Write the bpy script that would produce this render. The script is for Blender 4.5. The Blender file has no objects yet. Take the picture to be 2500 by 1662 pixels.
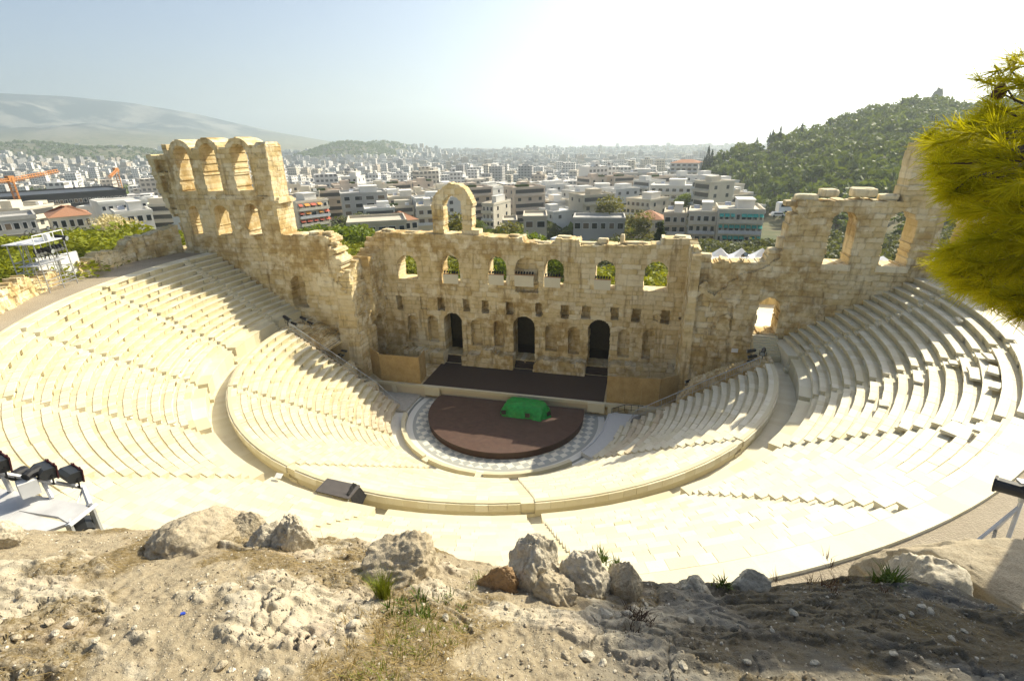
import bpy, math, random
import numpy as np
from mathutils import Matrix, Vector
rng = np.random.default_rng(7)
random.seed(7)
sc = bpy.context.scene
col = sc.collection
rad = math.radians

# ------------------------------------------------------------------ camera model
CAM = np.array([13.0926, -47.1508, 27.9242]); YAW, PIT, ROL, FPX = -0.2532, 0.3718, -0.0195, 1251.98
def cam_axes():
    f = np.array([math.sin(YAW)*math.cos(PIT), math.cos(YAW)*math.cos(PIT), -math.sin(PIT)])
    rt = np.array([math.cos(YAW), -math.sin(YAW), 0.0]); up = np.cross(rt, f)
    return rt*math.cos(ROL)+up*math.sin(ROL), -rt*math.sin(ROL)+up*math.cos(ROL), f
RT, UP, FW = cam_axes()
def ray(px, py):
    d = FW+RT*(px-1250)/FPX-UP*(py-831)/FPX
    return d
def hz(px, py, z):
    d = ray(px, py); return CAM+d*((z-CAM[2])/d[2])
def hy(px, py, y):
    d = ray(px, py); return CAM+d*((y-CAM[1])/d[1])
def hx(px, py, x):
    d = ray(px, py); return CAM+d*((x-CAM[0])/d[0])
def hd(px, py, dist):            # point at a horizontal distance from the photographer
    d = ray(px, py); return CAM+d*(dist/math.hypot(d[0], d[1]))
D2F = 2500/2359
def disp(x, y): return x*D2F, y*D2F
def azel(px, py):
    d = ray(px, py); return math.degrees(math.atan2(d[0], d[1])), math.degrees(math.atan2(d[2], math.hypot(d[0], d[1])))
def Zm(ox, oy, s): return lambda x, y: (ox+x/s, oy+y/s)

# ------------------------------------------------------------------ noise
def _hash(ix, iy, iz, seed):
    n = (ix.astype(np.int64)*374761393+iy.astype(np.int64)*668265263+iz.astype(np.int64)*2147483647+seed*1274126177) & 0xffffffff
    n = ((n ^ (n >> 13))*1274126177) & 0xffffffff
    n = ((n ^ (n >> 16))*2246822519) & 0xffffffff
    return ((n ^ (n >> 15)) & 0xffffff)/float(0xffffff)
def vnoise(x, y, z=None, seed=0):
    x = np.asarray(x, float); y = np.asarray(y, float)
    z = np.zeros_like(x) if z is None else np.asarray(z, float)
    ix, iy, iz = np.floor(x), np.floor(y), np.floor(z)
    fx, fy, fz = x-ix, y-iy, z-iz
    fx, fy, fz = [t*t*t*(t*(t*6-15)+10) for t in (fx, fy, fz)]
    r = 0
    for a in (0, 1):
        for b in (0, 1):
            for c in (0, 1):
                w = (fx if a else 1-fx)*(fy if b else 1-fy)*(fz if c else 1-fz)
                r = r+w*_hash(ix+a, iy+b, iz+c, seed)
    return r*2-1
def fbm(x, y, z=None, oct=4, seed=0, gain=.5):
    s, a, t = 0, 1.0, 0
    x = np.asarray(x, float); y = np.asarray(y, float)
    for o in range(oct):
        f = 2.03**o
        s = s+a*vnoise(x*f+o*17.3, y*f-o*9.1, None if z is None else np.asarray(z)*f+o*4.7, seed+o)
        t += a; a *= gain
    return s/t
def sstep(a, b, x):
    t = np.clip((np.asarray(x, float)-a)/(b-a), 0, 1); return t*t*(3-2*t)

# ------------------------------------------------------------------ objects
def mesh(name, V, F, mat, parent=None, tone=None, joint=None, smooth=False, mats=None, fmat=None):
    me = bpy.data.meshes.new(name)
    if isinstance(F, np.ndarray):
        V = np.asarray(V, np.float32); F = F.astype(np.int32); k = F.shape[1]; n = len(F)
        me.vertices.add(len(V)); me.vertices.foreach_set('co', V.ravel())
        me.loops.add(n*k); me.loops.foreach_set('vertex_index', F.ravel())
        me.polygons.add(n); me.polygons.foreach_set('loop_start', np.arange(0, n*k, k, dtype=np.int32))
        me.update(calc_edges=True)
    else:
        me.from_pydata([tuple(map(float, v)) for v in V], [], [tuple(f) for f in F]); me.update()
    for nm, arr in (('tone', tone), ('joint', joint)):
        if arr is not None:
            arr = np.asarray(arr, np.float32)
            a = me.attributes.new(nm, 'FLOAT', 'POINT' if len(arr) == len(me.vertices) else 'FACE')
            a.data.foreach_set('value', arr)
    for m in (mats or [mat]): me.materials.append(m)
    if fmat is not None: me.polygons.foreach_set('material_index', np.asarray(fmat, np.int32))
    me.polygons.foreach_set('use_smooth', np.full(len(me.polygons), bool(smooth)))
    o = bpy.data.objects.new(name, me); col.objects.link(o)
    if parent is not None: o.parent = parent
    return o
def tag(o, label=None, cat=None, group=None, kind=None):
    if label: o['label'] = label
    if cat: o['category'] = cat
    if group: o['group'] = group
    if kind: o['kind'] = kind
    return o
def thing(name, label, cat, loc=(0, 0, 0), rz=0, group=None):
    o = bpy.data.objects.new(name, None); col.objects.link(o); o.empty_display_size = .2
    o.location = [float(v) for v in loc]; o.rotation_euler.z = rz
    return tag(o, label, cat, group)
def copy_tree(o, parent=None):
    c = o.copy(); col.objects.link(c)
    if parent is not None: c.parent = parent
    for ch in list(o.children): copy_tree(ch, c)
    return c
class MB:
    """collects boxes, bars, tubes, prisms into one mesh"""
    def __init__(s): s.v = []; s.f = []; s.t = []
    def add(s, V, F, tone=.5):
        b = len(s.v); s.v += [tuple(map(float, v)) for v in V]; s.f += [tuple(i+b for i in f) for f in F]; s.t += [tone]*len(F); return s
    def box(s, c, size, rz=0, tone=.5, taper=1.0, tilt=None):
        sx, sy, sz = [q/2 for q in size]; V = []
        for k in (-1, 1):
            t = taper if k > 0 else 1
            for i, j in ((-1, -1), (1, -1), (1, 1), (-1, 1)): V.append(Vector((i*sx*t, j*sy*t, k*sz)))
        R = Matrix.Rotation(rz, 3, 'Z')
        if tilt is not None: R = R @ tilt
        return s.add([R @ v+Vector(c) for v in V], [(3, 2, 1, 0), (4, 5, 6, 7), (0, 1, 5, 4), (1, 2, 6, 5), (2, 3, 7, 6), (3, 0, 4, 7)], tone)
    def tube(s, pts, r, n=6, r2=None, tone=.5, cap=True):
        pts = [Vector(p) for p in pts]; b = []; m = len(pts)
        for i, p in enumerate(pts):
            d = (pts[min(i+1, m-1)]-pts[max(i-1, 0)]).normalized()
            u = d.orthogonal().normalized() if i == 0 else (u-d*u.dot(d)).normalized()
            w = d.cross(u); q = r if r2 is None else r+(r2-r)*i/(m-1)
            b += [p+(u*math.cos(2*math.pi*k/n)+w*math.sin(2*math.pi*k/n))*q for k in range(n)]
        F = [(i*n+k, i*n+(k+1) % n, (i+1)*n+(k+1) % n, (i+1)*n+k) for i in range(m-1) for k in range(n)]
        if cap: F += [tuple(range(n))[::-1], tuple((m-1)*n+k for k in range(n))]
        return s.add(b, F, tone)
    def prism(s, poly, z0, z1, tone=.5):          # plan polygon extruded upward
        n = len(poly); z0 = [z0]*n if np.isscalar(z0) else z0; z1 = [z1]*n if np.isscalar(z1) else z1
        V = [(p[0], p[1], z) for p, z in zip(poly, z0)]+[(p[0], p[1], z) for p, z in zip(poly, z1)]
        return s.add(V, [tuple(range(n))[::-1], tuple(range(n, 2*n))]+[(i, (i+1) % n, n+(i+1) % n, n+i) for i in range(n)], tone)
    def ext(s, poly, y0, y1, tone=.5):            # (x,z) polygon extruded along y
        n = len(poly); V = [(p[0], y0, p[1]) for p in poly]+[(p[0], y1, p[1]) for p in poly]
        return s.add(V, [tuple(range(n)), tuple(range(n, 2*n))[::-1]]+[(i, n+i, n+(i+1) % n, (i+1) % n) for i in range(n)], tone)
    def build(s, name, mat, parent=None, smooth=False):
        return mesh(name, s.v, s.f, mat, parent, tone=s.t, smooth=smooth)

def ico(sub):
    import bmesh; bm = bmesh.new(); bmesh.ops.create_icosphere(bm, subdivisions=sub, radius=1); bm.verts.ensure_lookup_table()
    V = np.array([v.co[:] for v in bm.verts]); F = np.array([[v.index for v in f.verts] for f in bm.faces]); bm.free(); return V, F
ICO = {k: ico(k) for k in (1, 2, 3, 4, 5, 6)}
def rough_block(mb, c, size, rz=0, tone=.5, **_):
    V, F = ICO[3]; sd = random.randrange(9999); P = np.sign(V)*np.abs(V)**.38*.5; P = P*(1+.16*fbm(V[:, 0]*1.6, V[:, 1]*1.6, V[:, 2]*1.6, seed=sd, oct=3))[:, None]; P = P*np.array(size); cs, sn = math.cos(rz), math.sin(rz)
    mb.add(np.stack([c[0]+P[:, 0]*cs-P[:, 1]*sn, c[1]+P[:, 0]*sn+P[:, 1]*cs, c[2]+P[:, 2]], 1), [tuple(int(i) for i in f) for f in F], tone)
# ------------------------------------------------------------------ materials
class NT:
    def __init__(s, name):
        s.m = bpy.data.materials.new(name); s.m.use_nodes = True; s.t = s.m.node_tree; s.t.nodes.clear()
        s.out = s.n('ShaderNodeOutputMaterial'); s.b = s.n('ShaderNodeBsdfPrincipled'); s.l(s.b.outputs[0], s.out.inputs['Surface'])
        s.co = s.n('ShaderNodeTexCoord').outputs['Object']
    def n(s, t, **k):
        x = s.t.nodes.new(t)
        for a, b in k.items(): setattr(x, a, b)
        return x
    def l(s, a, b): s.t.links.new(a, b)
    def set(s, inp, v):
        if isinstance(v, bpy.types.NodeSocket): s.l(v, inp)
        else: inp.default_value = (*v, 1) if (isinstance(v, tuple) and len(v) == 3 and inp.type == 'RGBA') else v
    def noise(s, scale, detail=4, rough=.55, vec=None, dist=0):
        x = s.n('ShaderNodeTexNoise'); s.l(vec or s.co, x.inputs['Vector'])
        x.inputs['Scale'].default_value = scale; x.inputs['Detail'].default_value = detail; x.inputs['Roughness'].default_value = rough; x.inputs['Distortion'].default_value = dist
        return x.outputs[0]
    def voro(s, scale, feature='F1', vec=None, out=0):
        x = s.n('ShaderNodeTexVoronoi', feature=feature); s.l(vec or s.co, x.inputs['Vector']); x.inputs['Scale'].default_value = scale
        return x.outputs[out]
    def scale(s, v):
        x = s.n('ShaderNodeMapping'); s.l(s.co, x.inputs['Vector']); x.inputs['Scale'].default_value = v; return x.outputs[0]
    def rng(s, v, a, b, c=0, d=1):
        x = s.n('ShaderNodeMapRange'); s.set(x.inputs[0], v)
        for i, q in zip((1, 2, 3, 4), (a, b, c, d)): x.inputs[i].default_value = q
        return x.outputs[0]
    def mix(s, f, a, b, mode='MIX'):
        x = s.n('ShaderNodeMix', data_type='RGBA', blend_type=mode); s.set(x.inputs[0], f); s.set(x.inputs[6], a); s.set(x.inputs[7], b); return x.outputs[2]
    def math(s, op, a, b=0.0):
        x = s.n('ShaderNodeMath', operation=op); s.set(x.inputs[0], a); s.set(x.inputs[1], b); return x.outputs[0]
    def attr(s, nm): return s.n('ShaderNodeAttribute', attribute_name=nm).outputs['Fac']
    def done(s, c, rough=.85, h=None, bs=.5, bd=.05, spec=.3):
        s.set(s.b.inputs['Base Color'], c); s.set(s.b.inputs['Roughness'], rough); s.b.inputs['Specular IOR Level'].default_value = spec
        if h is not None:
            x = s.n('ShaderNodeBump'); x.inputs['Strength'].default_value = bs; x.inputs['Distance'].default_value = bd
            s.l(h, x.inputs['Height']); s.l(x.outputs[0], s.b.inputs['Normal'])
        return s.m
def plain(name, c, rough=.6, metal=0.0, var=.15, spec=.4):
    t = NT(name); n = t.noise(3.1, 5); t.b.inputs['Metallic'].default_value = metal
    return t.done(t.mix(t.rng(n, .3, .7, 0, 1), tuple(q*(1-var) for q in c), tuple(min(1, q*(1+var)) for q in c)), t.rng(n, .3, .7, max(.05, rough-.08), min(1, rough+.08)), spec=spec)

def wall_mat(name, light=1.0, ochre=1.0):
    t = NT(name); tone = t.attr('tone'); jo = t.attr('joint')
    big = t.noise(.16, 4, .6); mid = t.noise(.9, 6, .62); fine = t.noise(6, 6, .7)
    c = t.mix(t.rng(mid, .35, .68), (.78*light, .665*light, .41*light), (.63*ochre, .49*ochre, .23*ochre))
    c = t.mix(t.rng(tone, 0, 1, .1, .7), c, t.mix(t.rng(tone, .0, .9), (.50, .36, .155), (.84, .78, .60)))
    st = t.math('MULTIPLY', t.rng(big, .45, .57), t.rng(mid, .38, .56))
    c = t.mix(t.math('MULTIPLY', st, .75), c, (.38, .25, .085))
    drip = t.noise(1.0, 5, .6, vec=t.scale((1.6, 1.6, .22)))
    c = t.mix(t.rng(drip, .55, .70, 0, .65), c, (.19, .125, .06))
    c = t.mix(t.rng(fine, .3, .7, .22, 0), c, (.34, .24, .115))
    c = t.mix(t.rng(fine, .62, .8, 0, .35), c, (.66, .60, .47))
    pit = t.voro(2.3, 'DISTANCE_TO_EDGE', vec=None)
    c = t.mix(t.rng(pit, .0, .04, .08, 0), c, (.22, .15, .07))
    c = t.mix(t.math('MULTIPLY', jo, t.rng(mid, .38, .6, .05, .5)), c, (.22, .15, .07))
    h = t.math('ADD', t.math('MULTIPLY', mid, .8), t.math('ADD', t.math('MULTIPLY', fine, .5), t.rng(pit, 0, .06, -.1, 0)))
    return t.done(c, .92, h, .75, .09, .12)
def marble_mat(name, c1=(.70, .655, .51), c2=(.50, .43, .235)):
    t = NT(name); tone = t.attr('tone'); n = t.noise(.5, 5); v = t.noise(2.2, 7, .7, vec=t.scale((1, 1, 3)), dist=.6); f = t.noise(14, 5, .7)
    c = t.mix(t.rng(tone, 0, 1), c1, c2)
    c = t.mix(t.rng(n, .52, .72, 0, .45), c, (.56, .47, .33))
    c = t.mix(t.rng(v, .56, .75, 0, .4), c, (.45, .38, .275))
    c = t.mix(t.rng(f, .55, .8, 0, .35), c, (.42, .38, .30))
    return t.done(c, .62, t.math('ADD', f, v), .25, .02, .3)
MAT = {}
MAT['wall'] = wall_mat('weathered_limestone')
MAT['wall_pale'] = wall_mat('pale_limestone', 1.0, 1.15)
MAT['marble'] = marble_mat('pentelic_marble')
MAT['marble_worn'] = marble_mat('worn_marble', (.66, .58, .42), (.5, .41, .27))
def gravel_mat(name, a, b, s=9):
    t = NT(name); n = t.noise(.35, 5); f = t.noise(s, 8, .8); v = t.voro(s*1.7)
    c = t.mix(t.rng(n, .35, .65), a, b); c = t.mix(t.rng(f, .42, .7, 0, .6), c, tuple(q*.62 for q in a)); c = t.mix(t.rng(v, .0, .22, .55, 0), c, (.62, .56, .46))
    return t.done(c, .95, t.math('ADD', f, v), .6, .04, .1)
MAT['gravel'] = gravel_mat('gravel_path', (.40, .345, .26), (.33, .28, .205))
MAT['soil'] = gravel_mat('dry_ground', (.20, .19, .10), (.27, .23, .14), 1.2)
MAT['deck'] = plain('dark_decking', (.052, .034, .028), .7)
def deck_mat():
    t = NT('brown_stage_boards'); br = t.n('ShaderNodeTexBrick'); t.l(t.scale((.5, .5, .5)), br.inputs['Vector'])
    br.inputs['Color1'].default_value = (.086, .046, .034, 1); br.inputs['Color2'].default_value = (.066, .036, .028, 1); br.inputs['Mortar'].default_value = (.13, .085, .06, 1)
    br.inputs['Mortar Size'].default_value = .006; br.inputs['Brick Width'].default_value = 1.05; br.inputs['Row Height'].default_value = .62
    n = t.noise(1.3, 6, .6); c = t.mix(t.rng(n, .4, .75, 0, .5), br.outputs['Color'], (.12, .075, .055))
    return t.done(c, .62, n, .1, .01, .4)
MAT['stage'] = deck_mat()
def chip_mat():
    t = NT('particle_board'); n = t.noise(1.1, 4); f = t.noise(11, 6, .75)
    c = t.mix(t.rng(n, .35, .65), (.46, .33, .15), (.36, .245, .10)); c = t.mix(t.rng(f, .5, .72, 0, .7), c, (.16, .095, .035))
    return t.done(c, .8, f, .2, .01)
MAT['chip'] = chip_mat()
MAT['black'] = plain('black_metal', (.012, .012, .014), .45)
MAT['char'] = plain('charcoal_housing', (.028, .03, .032), .4)
MAT['steel'] = plain('galvanised_steel', (.46, .48, .50), .42, .7)
MAT['grey'] = plain('grey_paint', (.55, .56, .58), .5)
MAT['greysheet'] = plain('grey_sheet', (.50, .50, .50), .7)
MAT['white'] = plain('white_paint', (.78, .78, .76), .6, var=.05)
MAT['glass_dark'] = plain('dark_glass', (.02, .025, .03), .12, spec=.6)
MAT['lens'] = plain('lamp_glass', (.33, .36, .36), .08, spec=.8)
MAT['rust'] = plain('orange_crane_paint', (.52, .22, .06), .6)
MAT['cloth'] = plain('black_cloth', (.012, .011, .011), .95)
MAT['tarp'] = plain('green_tarpaulin', (.010, .25, .04), .5, var=.3)
MAT['ramp'] = plain('grey_ramp_surface', (.52, .52, .50), .7, var=.04)
MAT['concrete'] = plain('old_concrete', (.42, .39, .33), .9)
MAT['canvas'] = plain('white_canvas', (.85, .85, .84), .7, var=.03)
MAT['orange_cover'] = plain('orange_cloth', (.42, .19, .06), .9)

SKYS, SKYD, SKYA = .088, 3.0, .8
# ------------------------------------------------------------------ camera, sun, sky
cd = bpy.data.cameras.new('camera'); co = bpy.data.objects.new('camera', cd); col.objects.link(co)
cd.sensor_width = 36; cd.lens = 36*FPX/2500; cd.clip_start = .05; cd.clip_end = 40000
co.matrix_world = Matrix(((RT[0], UP[0], -FW[0], CAM[0]), (RT[1], UP[1], -FW[1], CAM[1]), (RT[2], UP[2], -FW[2], CAM[2]), (0, 0, 0, 1)))
sc.camera = co
SUN = np.array([.75, .96, 1.0]); SUN /= np.linalg.norm(SUN)
SEL, SAZ = math.asin(SUN[2]), math.atan2(SUN[0], SUN[1])
ld = bpy.data.lights.new('sun', 'SUN'); lo = bpy.data.objects.new('sun', ld); col.objects.link(lo)
ld.energy = 4.2; ld.angle = rad(.5); ld.color = (1, .91, .71)
lo.rotation_euler = Vector(SUN).to_track_quat('Z', 'Y').to_euler(); lo.location = (0, 0, 60)
w = bpy.data.worlds.new('World'); sc.world = w; w.use_nodes = True
nt = w.node_tree; bg = nt.nodes['Background']; sk = nt.nodes.new('ShaderNodeTexSky'); sk.sky_type = 'NISHITA'
sk.sun_disc = False; sk.sun_elevation = SEL; sk.sun_rotation = SAZ; sk.dust_density = SKYD; sk.air_density = SKYA; sk.ozone_density = 1.0; sk.altitude = 100
nt.links.new(sk.outputs[0], bg.inputs[0]); bg.inputs[1].default_value = SKYS
sc.view_settings.view_transform = 'Standard'; sc.view_settings.look = 'None'; sc.view_settings.gamma = 1; sc.view_settings.exposure = .98
cy = sc.cycles
cy.max_bounces = 6; cy.diffuse_bounces = 5; cy.glossy_bounces = 2; cy.transmission_bounces = 2; cy.volume_bounces = 1; cy.transparent_max_bounces = 6
cy.caustics_reflective = False; cy.caustics_refractive = False
cy.use_denoising = True; cy.use_adaptive_sampling = True; cy.adaptive_threshold = .01
# ================================================================== THE SEATING
YL, YR = 4.0, 4.9                        # faces of the two wing walls
def pol(r, th, z): return np.stack([r*np.cos(th), r*np.sin(th), np.broadcast_to(z, np.shape(r*th))], -1)
def seat_row(name, r, z, dep, rise, a0, a1, parent, blk=.62, worn=0.0, seat=.43, rg=rng):
    """one curved row of marble blocks from angle a0 to a1 (radians), front lip at radius r and height z"""
    L = (a1-a0)*r; n = max(1, int(round(L/blk))); cuts = np.linspace(a0, a1, n+1)
    cuts[1:-1] += rg.uniform(-.22, .22, n-1)*(a1-a0)/n
    V = []; F = []; T = []
    P0 = [(.075, -rise-.07), (.055, -.12), (.0, -.085), (0, 0), (seat, -.004), (seat+.015, -.05), (dep+.09, -.055), (dep+.09, -rise-.07)]
    m = len(P0)
    rec = np.where(rg.random(n) < .26, rg.uniform(.03, .15, n), rg.normal(0, .008, n))
    i0 = 0
    for i in range(n):
        g = (rg.uniform(.008, .022) if rg.random() < .45 else rg.uniform(.001, .006))/r; b0, b1 = cuts[i]+g, cuts[i+1]-g
        dr = rg.normal(0, .008+.03*worn); dz = rg.normal(0, .003+.012*worn); tn = float(np.clip(rg.normal(.20+.3*worn, .16), 0, 1))
        P = [(p[0]+(rec[i] if k < 2 else 0), p[1]) for k, p in enumerate(P0)]
        if worn and rg.random() < .5*worn:
            ch = rg.uniform(.03, .15); P[2] = (P[2][0]+ch, P[2][1]); P[3] = (P[3][0]+ch, P[3][1]-rg.uniform(0, .05))
        for b in (b0, b1):
            for dr_, dz_ in P:
                rr = r+dr+dr_; V.append((rr*math.cos(b), rr*math.sin(b), z+dz+dz_))
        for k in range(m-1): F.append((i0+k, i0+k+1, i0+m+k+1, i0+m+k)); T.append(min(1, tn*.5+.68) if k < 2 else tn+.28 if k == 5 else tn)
        F.append(tuple(range(i0, i0+m))); F.append(tuple(range(i0+m, i0+2*m))[::-1]); T += [tn, tn]
        i0 += 2*m
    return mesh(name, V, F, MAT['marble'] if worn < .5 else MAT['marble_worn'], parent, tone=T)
def ring_strip(r0, z0, r1, z1, a0, a1, n):
    th = np.linspace(a0, a1, n+1)
    A = np.stack([r0*np.cos(th), r0*np.sin(th), np.full(n+1, z0)], 1); B = np.stack([r1*np.cos(th), r1*np.sin(th), np.full(n+1, z1)], 1)
    V = np.concatenate([A, B]); i = np.arange(n); return V, np.stack([i, i+1, n+1+i+1, n+1+i], 1)
def lathe(name, prof, a0, a1, mat, parent=None, step=.8, tone=None, close=True):
    """profile of (r,z) swept from a0 to a1, blocks of stone 'step' long"""
    rm = max(p[0] for p in prof); n = max(2, int((a1-a0)*rm/step)); th = np.linspace(a0, a1, n+1); m = len(prof)
    V = [(r*math.cos(t), r*math.sin(t), z) for t in th for r, z in prof]; F = []; T = []
    for i in range(n):
        tn = float(np.clip(rng.normal(.4, .2), 0, 1)) if tone is None else tone
        for k in range(m if close else m-1): F.append((i*m+k, i*m+(k+1) % m, (i+1)*m+(k+1) % m, (i+1)*m+k)); T.append(tn)
    if close: F += [tuple(range(m))[::-1], tuple(n*m+k for k in range(m))]; T += [.4, .4]
    return mesh(name, V, F, mat, parent, tone=T)
def endang(r, y): return math.asin(y/r)
def steps(name, a, r0, z0, dep, rise, n, parent, w=.78):
    """radial flight of half-height steps between two wedges, from the lip (r0,z0) downwards"""
    mb = MB(); ca, sa = math.cos(a), math.sin(a)
    for k in range(n):
        for h in (0, 1):
            ra = r0-dep*k+(dep/2 if h == 0 else 0); rb = ra+dep/2+.03; zt = z0-rise*k-.055-(0 if h == 0 else rise/2)
            hw = w/2+rng.uniform(.0, .015); rm = (ra+rb)/2
            mb.box((rm*ca, rm*sa, zt-.22), (rb-ra, 2*hw, .44), rz=a, tone=float(rng.uniform(.25, .7)))
    return mb.build(name, MAT['marble'], parent)

# ---- upper tier
UR0, UZ0, UD, UH, UN = 37.1, 15.84, .70, .453, 14
LR0, LZ0, LD, LH, LN = 24.55, 8.82, .69, .44, 19
ZW = 7.75
up = thing('seating_tier', 'upper tier of bright marble seat rows rising from the curved walkway to the gravel path', 'seating', (0, 0, 0))
U_ST = [rad(-179.7+18.03*j) for j in range(11)]
def wedge_limits(stairs, r, yl, yr, half):
    L = [-math.pi-endang(r, yl)]+stairs+[endang(r, yr)]
    return [(L[i]+(half/r if i > 0 else .0), L[i+1]-(half/r if i < len(L)-2 else .0)) for i in range(len(L)-1)]
def slab_profile(r0, z0, d, h, n): return [(r0+.6, z0-.35), (r0+.6, z0-1.2), (r0-d*(n-1)+.2, z0-h*(n-1)-1.2), (r0-d*(n-1)+.2, z0-h*(n-1)-.35)]
for wi in range(12):
    a0, a1 = wedge_limits(U_ST, 33, YL, YR, .4)[wi]
    if a1-a0 < .02: continue
    core = lathe('seating_wedge', slab_profile(UR0, UZ0, UD, UH, UN), a0+.02*(wi > 0)+.06*(wi == 0), a1-.02-.06*(wi == 11), MAT['marble'], up, 1.5)
    for k in range(UN):
        r = UR0-UD*k; b0, b1 = wedge_limits(U_ST, r, YL, YR, .4)[wi]
        if b1-b0 < .01: continue
        seat_row('seat_row', r, UZ0-UH*k, UD, UH, b0, b1, core, blk=.62 if wi < 6 else .85)
for j, a in enumerate(U_ST): steps('staircase', a, UR0, UZ0, UD, UH, UN, up)
# coping pavement round the top, plain steps below the seats and the wall down to the walkway
rb, zb = UR0-UD*(UN-1), UZ0-UH*(UN-1)
lathe('top_paving', [(UR0+.42, UZ0-.08), (UR0+.42, UZ0-.012), (UR0+1.1, UZ0-.012), (UR0+1.12, UZ0+.03), (UR0+1.32, UZ0+.03), (UR0+1.32, UZ0-.4), (UR0+.42, UZ0-.4)], -math.pi-endang(37.6, YL), endang(37.6, YR), MAT['marble'], up, 1.1)
for wi in range(12):
    a0, a1 = wedge_limits(U_ST, rb-.6, YL, YR, .4)[wi]
    if a1-a0 < .03: continue
    lathe('footrest_step', [(rb+.1, zb-.36), (rb-.38, zb-.36), (rb-.40, zb-.9), (rb+.1, zb-.9)], a0, a1, MAT['marble'], up, 1.3)
    lathe('podium_wall', [(rb-.25, zb-.74), (rb-1.28, zb-.74), (rb-1.30, zb-.80), (rb-1.24, zb-.86), (rb-1.24, ZW-.3), (rb-.25, ZW-.3)], a0, a1, MAT['marble'], up, 1.6)
for a in U_ST:
    mb = MB(); ca, sa = math.cos(a), math.sin(a)
    for q, (rr, zt) in enumerate([(rb-.12, zb-.5), (rb-.36, zb-.78), (rb-.62, zb-1.06), (rb-.88, zb-1.34), (rb-1.14, zb-1.62), (rb-1.40, zb-1.9)]):
        mb.box((rr*ca, rr*sa, (zt+ZW-.2)/2), (.27, .80, zt-ZW+.2), rz=a, tone=float(rng.uniform(.3, .6)))
    mb.build('staircase', MAT['marble'], up)
# ---- walkway
V, F = ring_strip(25.0, ZW, 27.2, ZW, -math.pi-endang(26, YL), endang(26, YR), 160)
tag(mesh('walkway', V, F, MAT['marble'], tone=rng.uniform(.0, .35, len(F))), kind='structure')
# ---- lower tier
lw = thing('seating_tier', 'lower tier of marble seat rows with a tall curved back wall around the round stage', 'seating', (0, 0, 0))
L_ST = [rad(v) for v in (-143.0, -107.4, -71.9, -36.2)]
YEL, YER = -1.2, -.65                     # the lower rows stop along straight lines beside the entrances
def lower_limits(r):
    L = [-math.pi+endang(r, -YEL)]+L_ST+[-endang(r, -YER)]; return [(L[i]+(.4/r if i > 0 else 0), L[i+1]-(.4/r if i < 4 else 0)) for i in range(5)]
for wi in range(5):
    a0, a1 = lower_limits(18)[wi]
    core = lathe('seating_wedge', slab_profile(LR0, LZ0, LD, LH, LN), a0+.02, a1-.02, MAT['marble'], lw, 1.5)
    for k in range(LN):
        r = LR0-LD*k; b0, b1 = lower_limits(r)[wi]
        wn = 0.0
        if wi in (0, 4) and k > 11: wn = [0, .35, .75, .9][min(3, (k-10)//3)] if wi == 0 else (.75 if k in (13, 15, 16) else .2)
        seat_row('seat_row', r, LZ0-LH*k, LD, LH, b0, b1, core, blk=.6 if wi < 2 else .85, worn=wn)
    b0, b1 = lower_limits(25)[wi]
    lathe('back_wall', [(24.95, LZ0-.05), (24.95, LZ0+.004), (25.22, LZ0+.004), (25.24, LZ0-.05), (25.2, LZ0-.06), (25.2, ZW-.3), (24.95, ZW-.3)], b0, b1, MAT['marble'], lw, 1.5, tone=.62)
for a in L_ST: steps('staircase', a, LR0, LZ0, LD, LH, LN, lw)
for a in L_ST:
    mb = MB(); ca, sa = math.cos(a), math.sin(a)
    for q in range(2): mb.box(((25.0-.13*q)*ca, (25.0-.13*q)*sa, ZW+.1+.3*q), (.5, .78, .3), rz=a, tone=.5)
    mb.build('landing_step', MAT['marble'], lw)
# fill below the ends of the lower tier (the stepped end faces)
for sgn in (-1, 1):
    mb = MB()
    for k in range(LN):
        r = LR0-LD*k; mb.box((sgn*(r+LD/2), (YEL+.24 if sgn < 0 else YER+.24), (LZ0-LH*k-.3)/2-.2), (LD+.02, .5, LZ0-LH*k-.1), tone=float(rng.uniform(.3, .8)))
    mb.build('end_wall', MAT['marble_worn'], lw)
# ---- orchestra
def orch_mat():
    t = NT('orchestra_paving'); sp = t.n('ShaderNodeSeparateXYZ'); t.l(t.co, sp.inputs[0])
    r = t.math('SQRT', t.math('ADD', t.math('POWER', sp.outputs[0], 2.0), t.math('POWER', sp.outputs[1], 2.0)))
    mp = t.n('ShaderNodeMapping'); t.l(t.co, mp.inputs['Vector']); mp.inputs['Rotation'].default_value = (0, 0, rad(45)); mp.inputs['Scale'].default_value = (1.55, 1.55, 1.55)
    ck = t.n('ShaderNodeTexChecker'); t.l(mp.outputs[0], ck.inputs['Vector']); ck.inputs['Scale'].default_value = 1
    ck.inputs['Color1'].default_value = (.70, .67, .57, 1); ck.inputs['Color2'].default_value = (.34, .36, .34, 1)
    cell = t.voro(1.55); n = t.noise(1.3, 6, .65)
    c = t.mix(t.rng(n, .4, .75, 0, .55), ck.outputs[0], (.44, .41, .33))
    ring = t.math('GREATER_THAN', r, 9.62); c = t.mix(ring, c, (.36, .365, .33))
    ring2 = t.math('GREATER_THAN', r, 9.95); c = t.mix(ring2, c, (.69, .67, .60))
    c = t.mix(t.math('MULTIPLY', t.math('GREATER_THAN', r, 10.62), t.math('LESS_THAN', r, 10.9)), c, (.22, .225, .2))
    c = t.mix(t.rng(n, .55, .8, 0, .3), c, (.3, .27, .2))
    return t.done(c, .7, n, .15, .01)
MAT['orch'] = orch_mat()
n = 96; th = np.linspace(0, 2*math.pi, n, endpoint=False)
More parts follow.
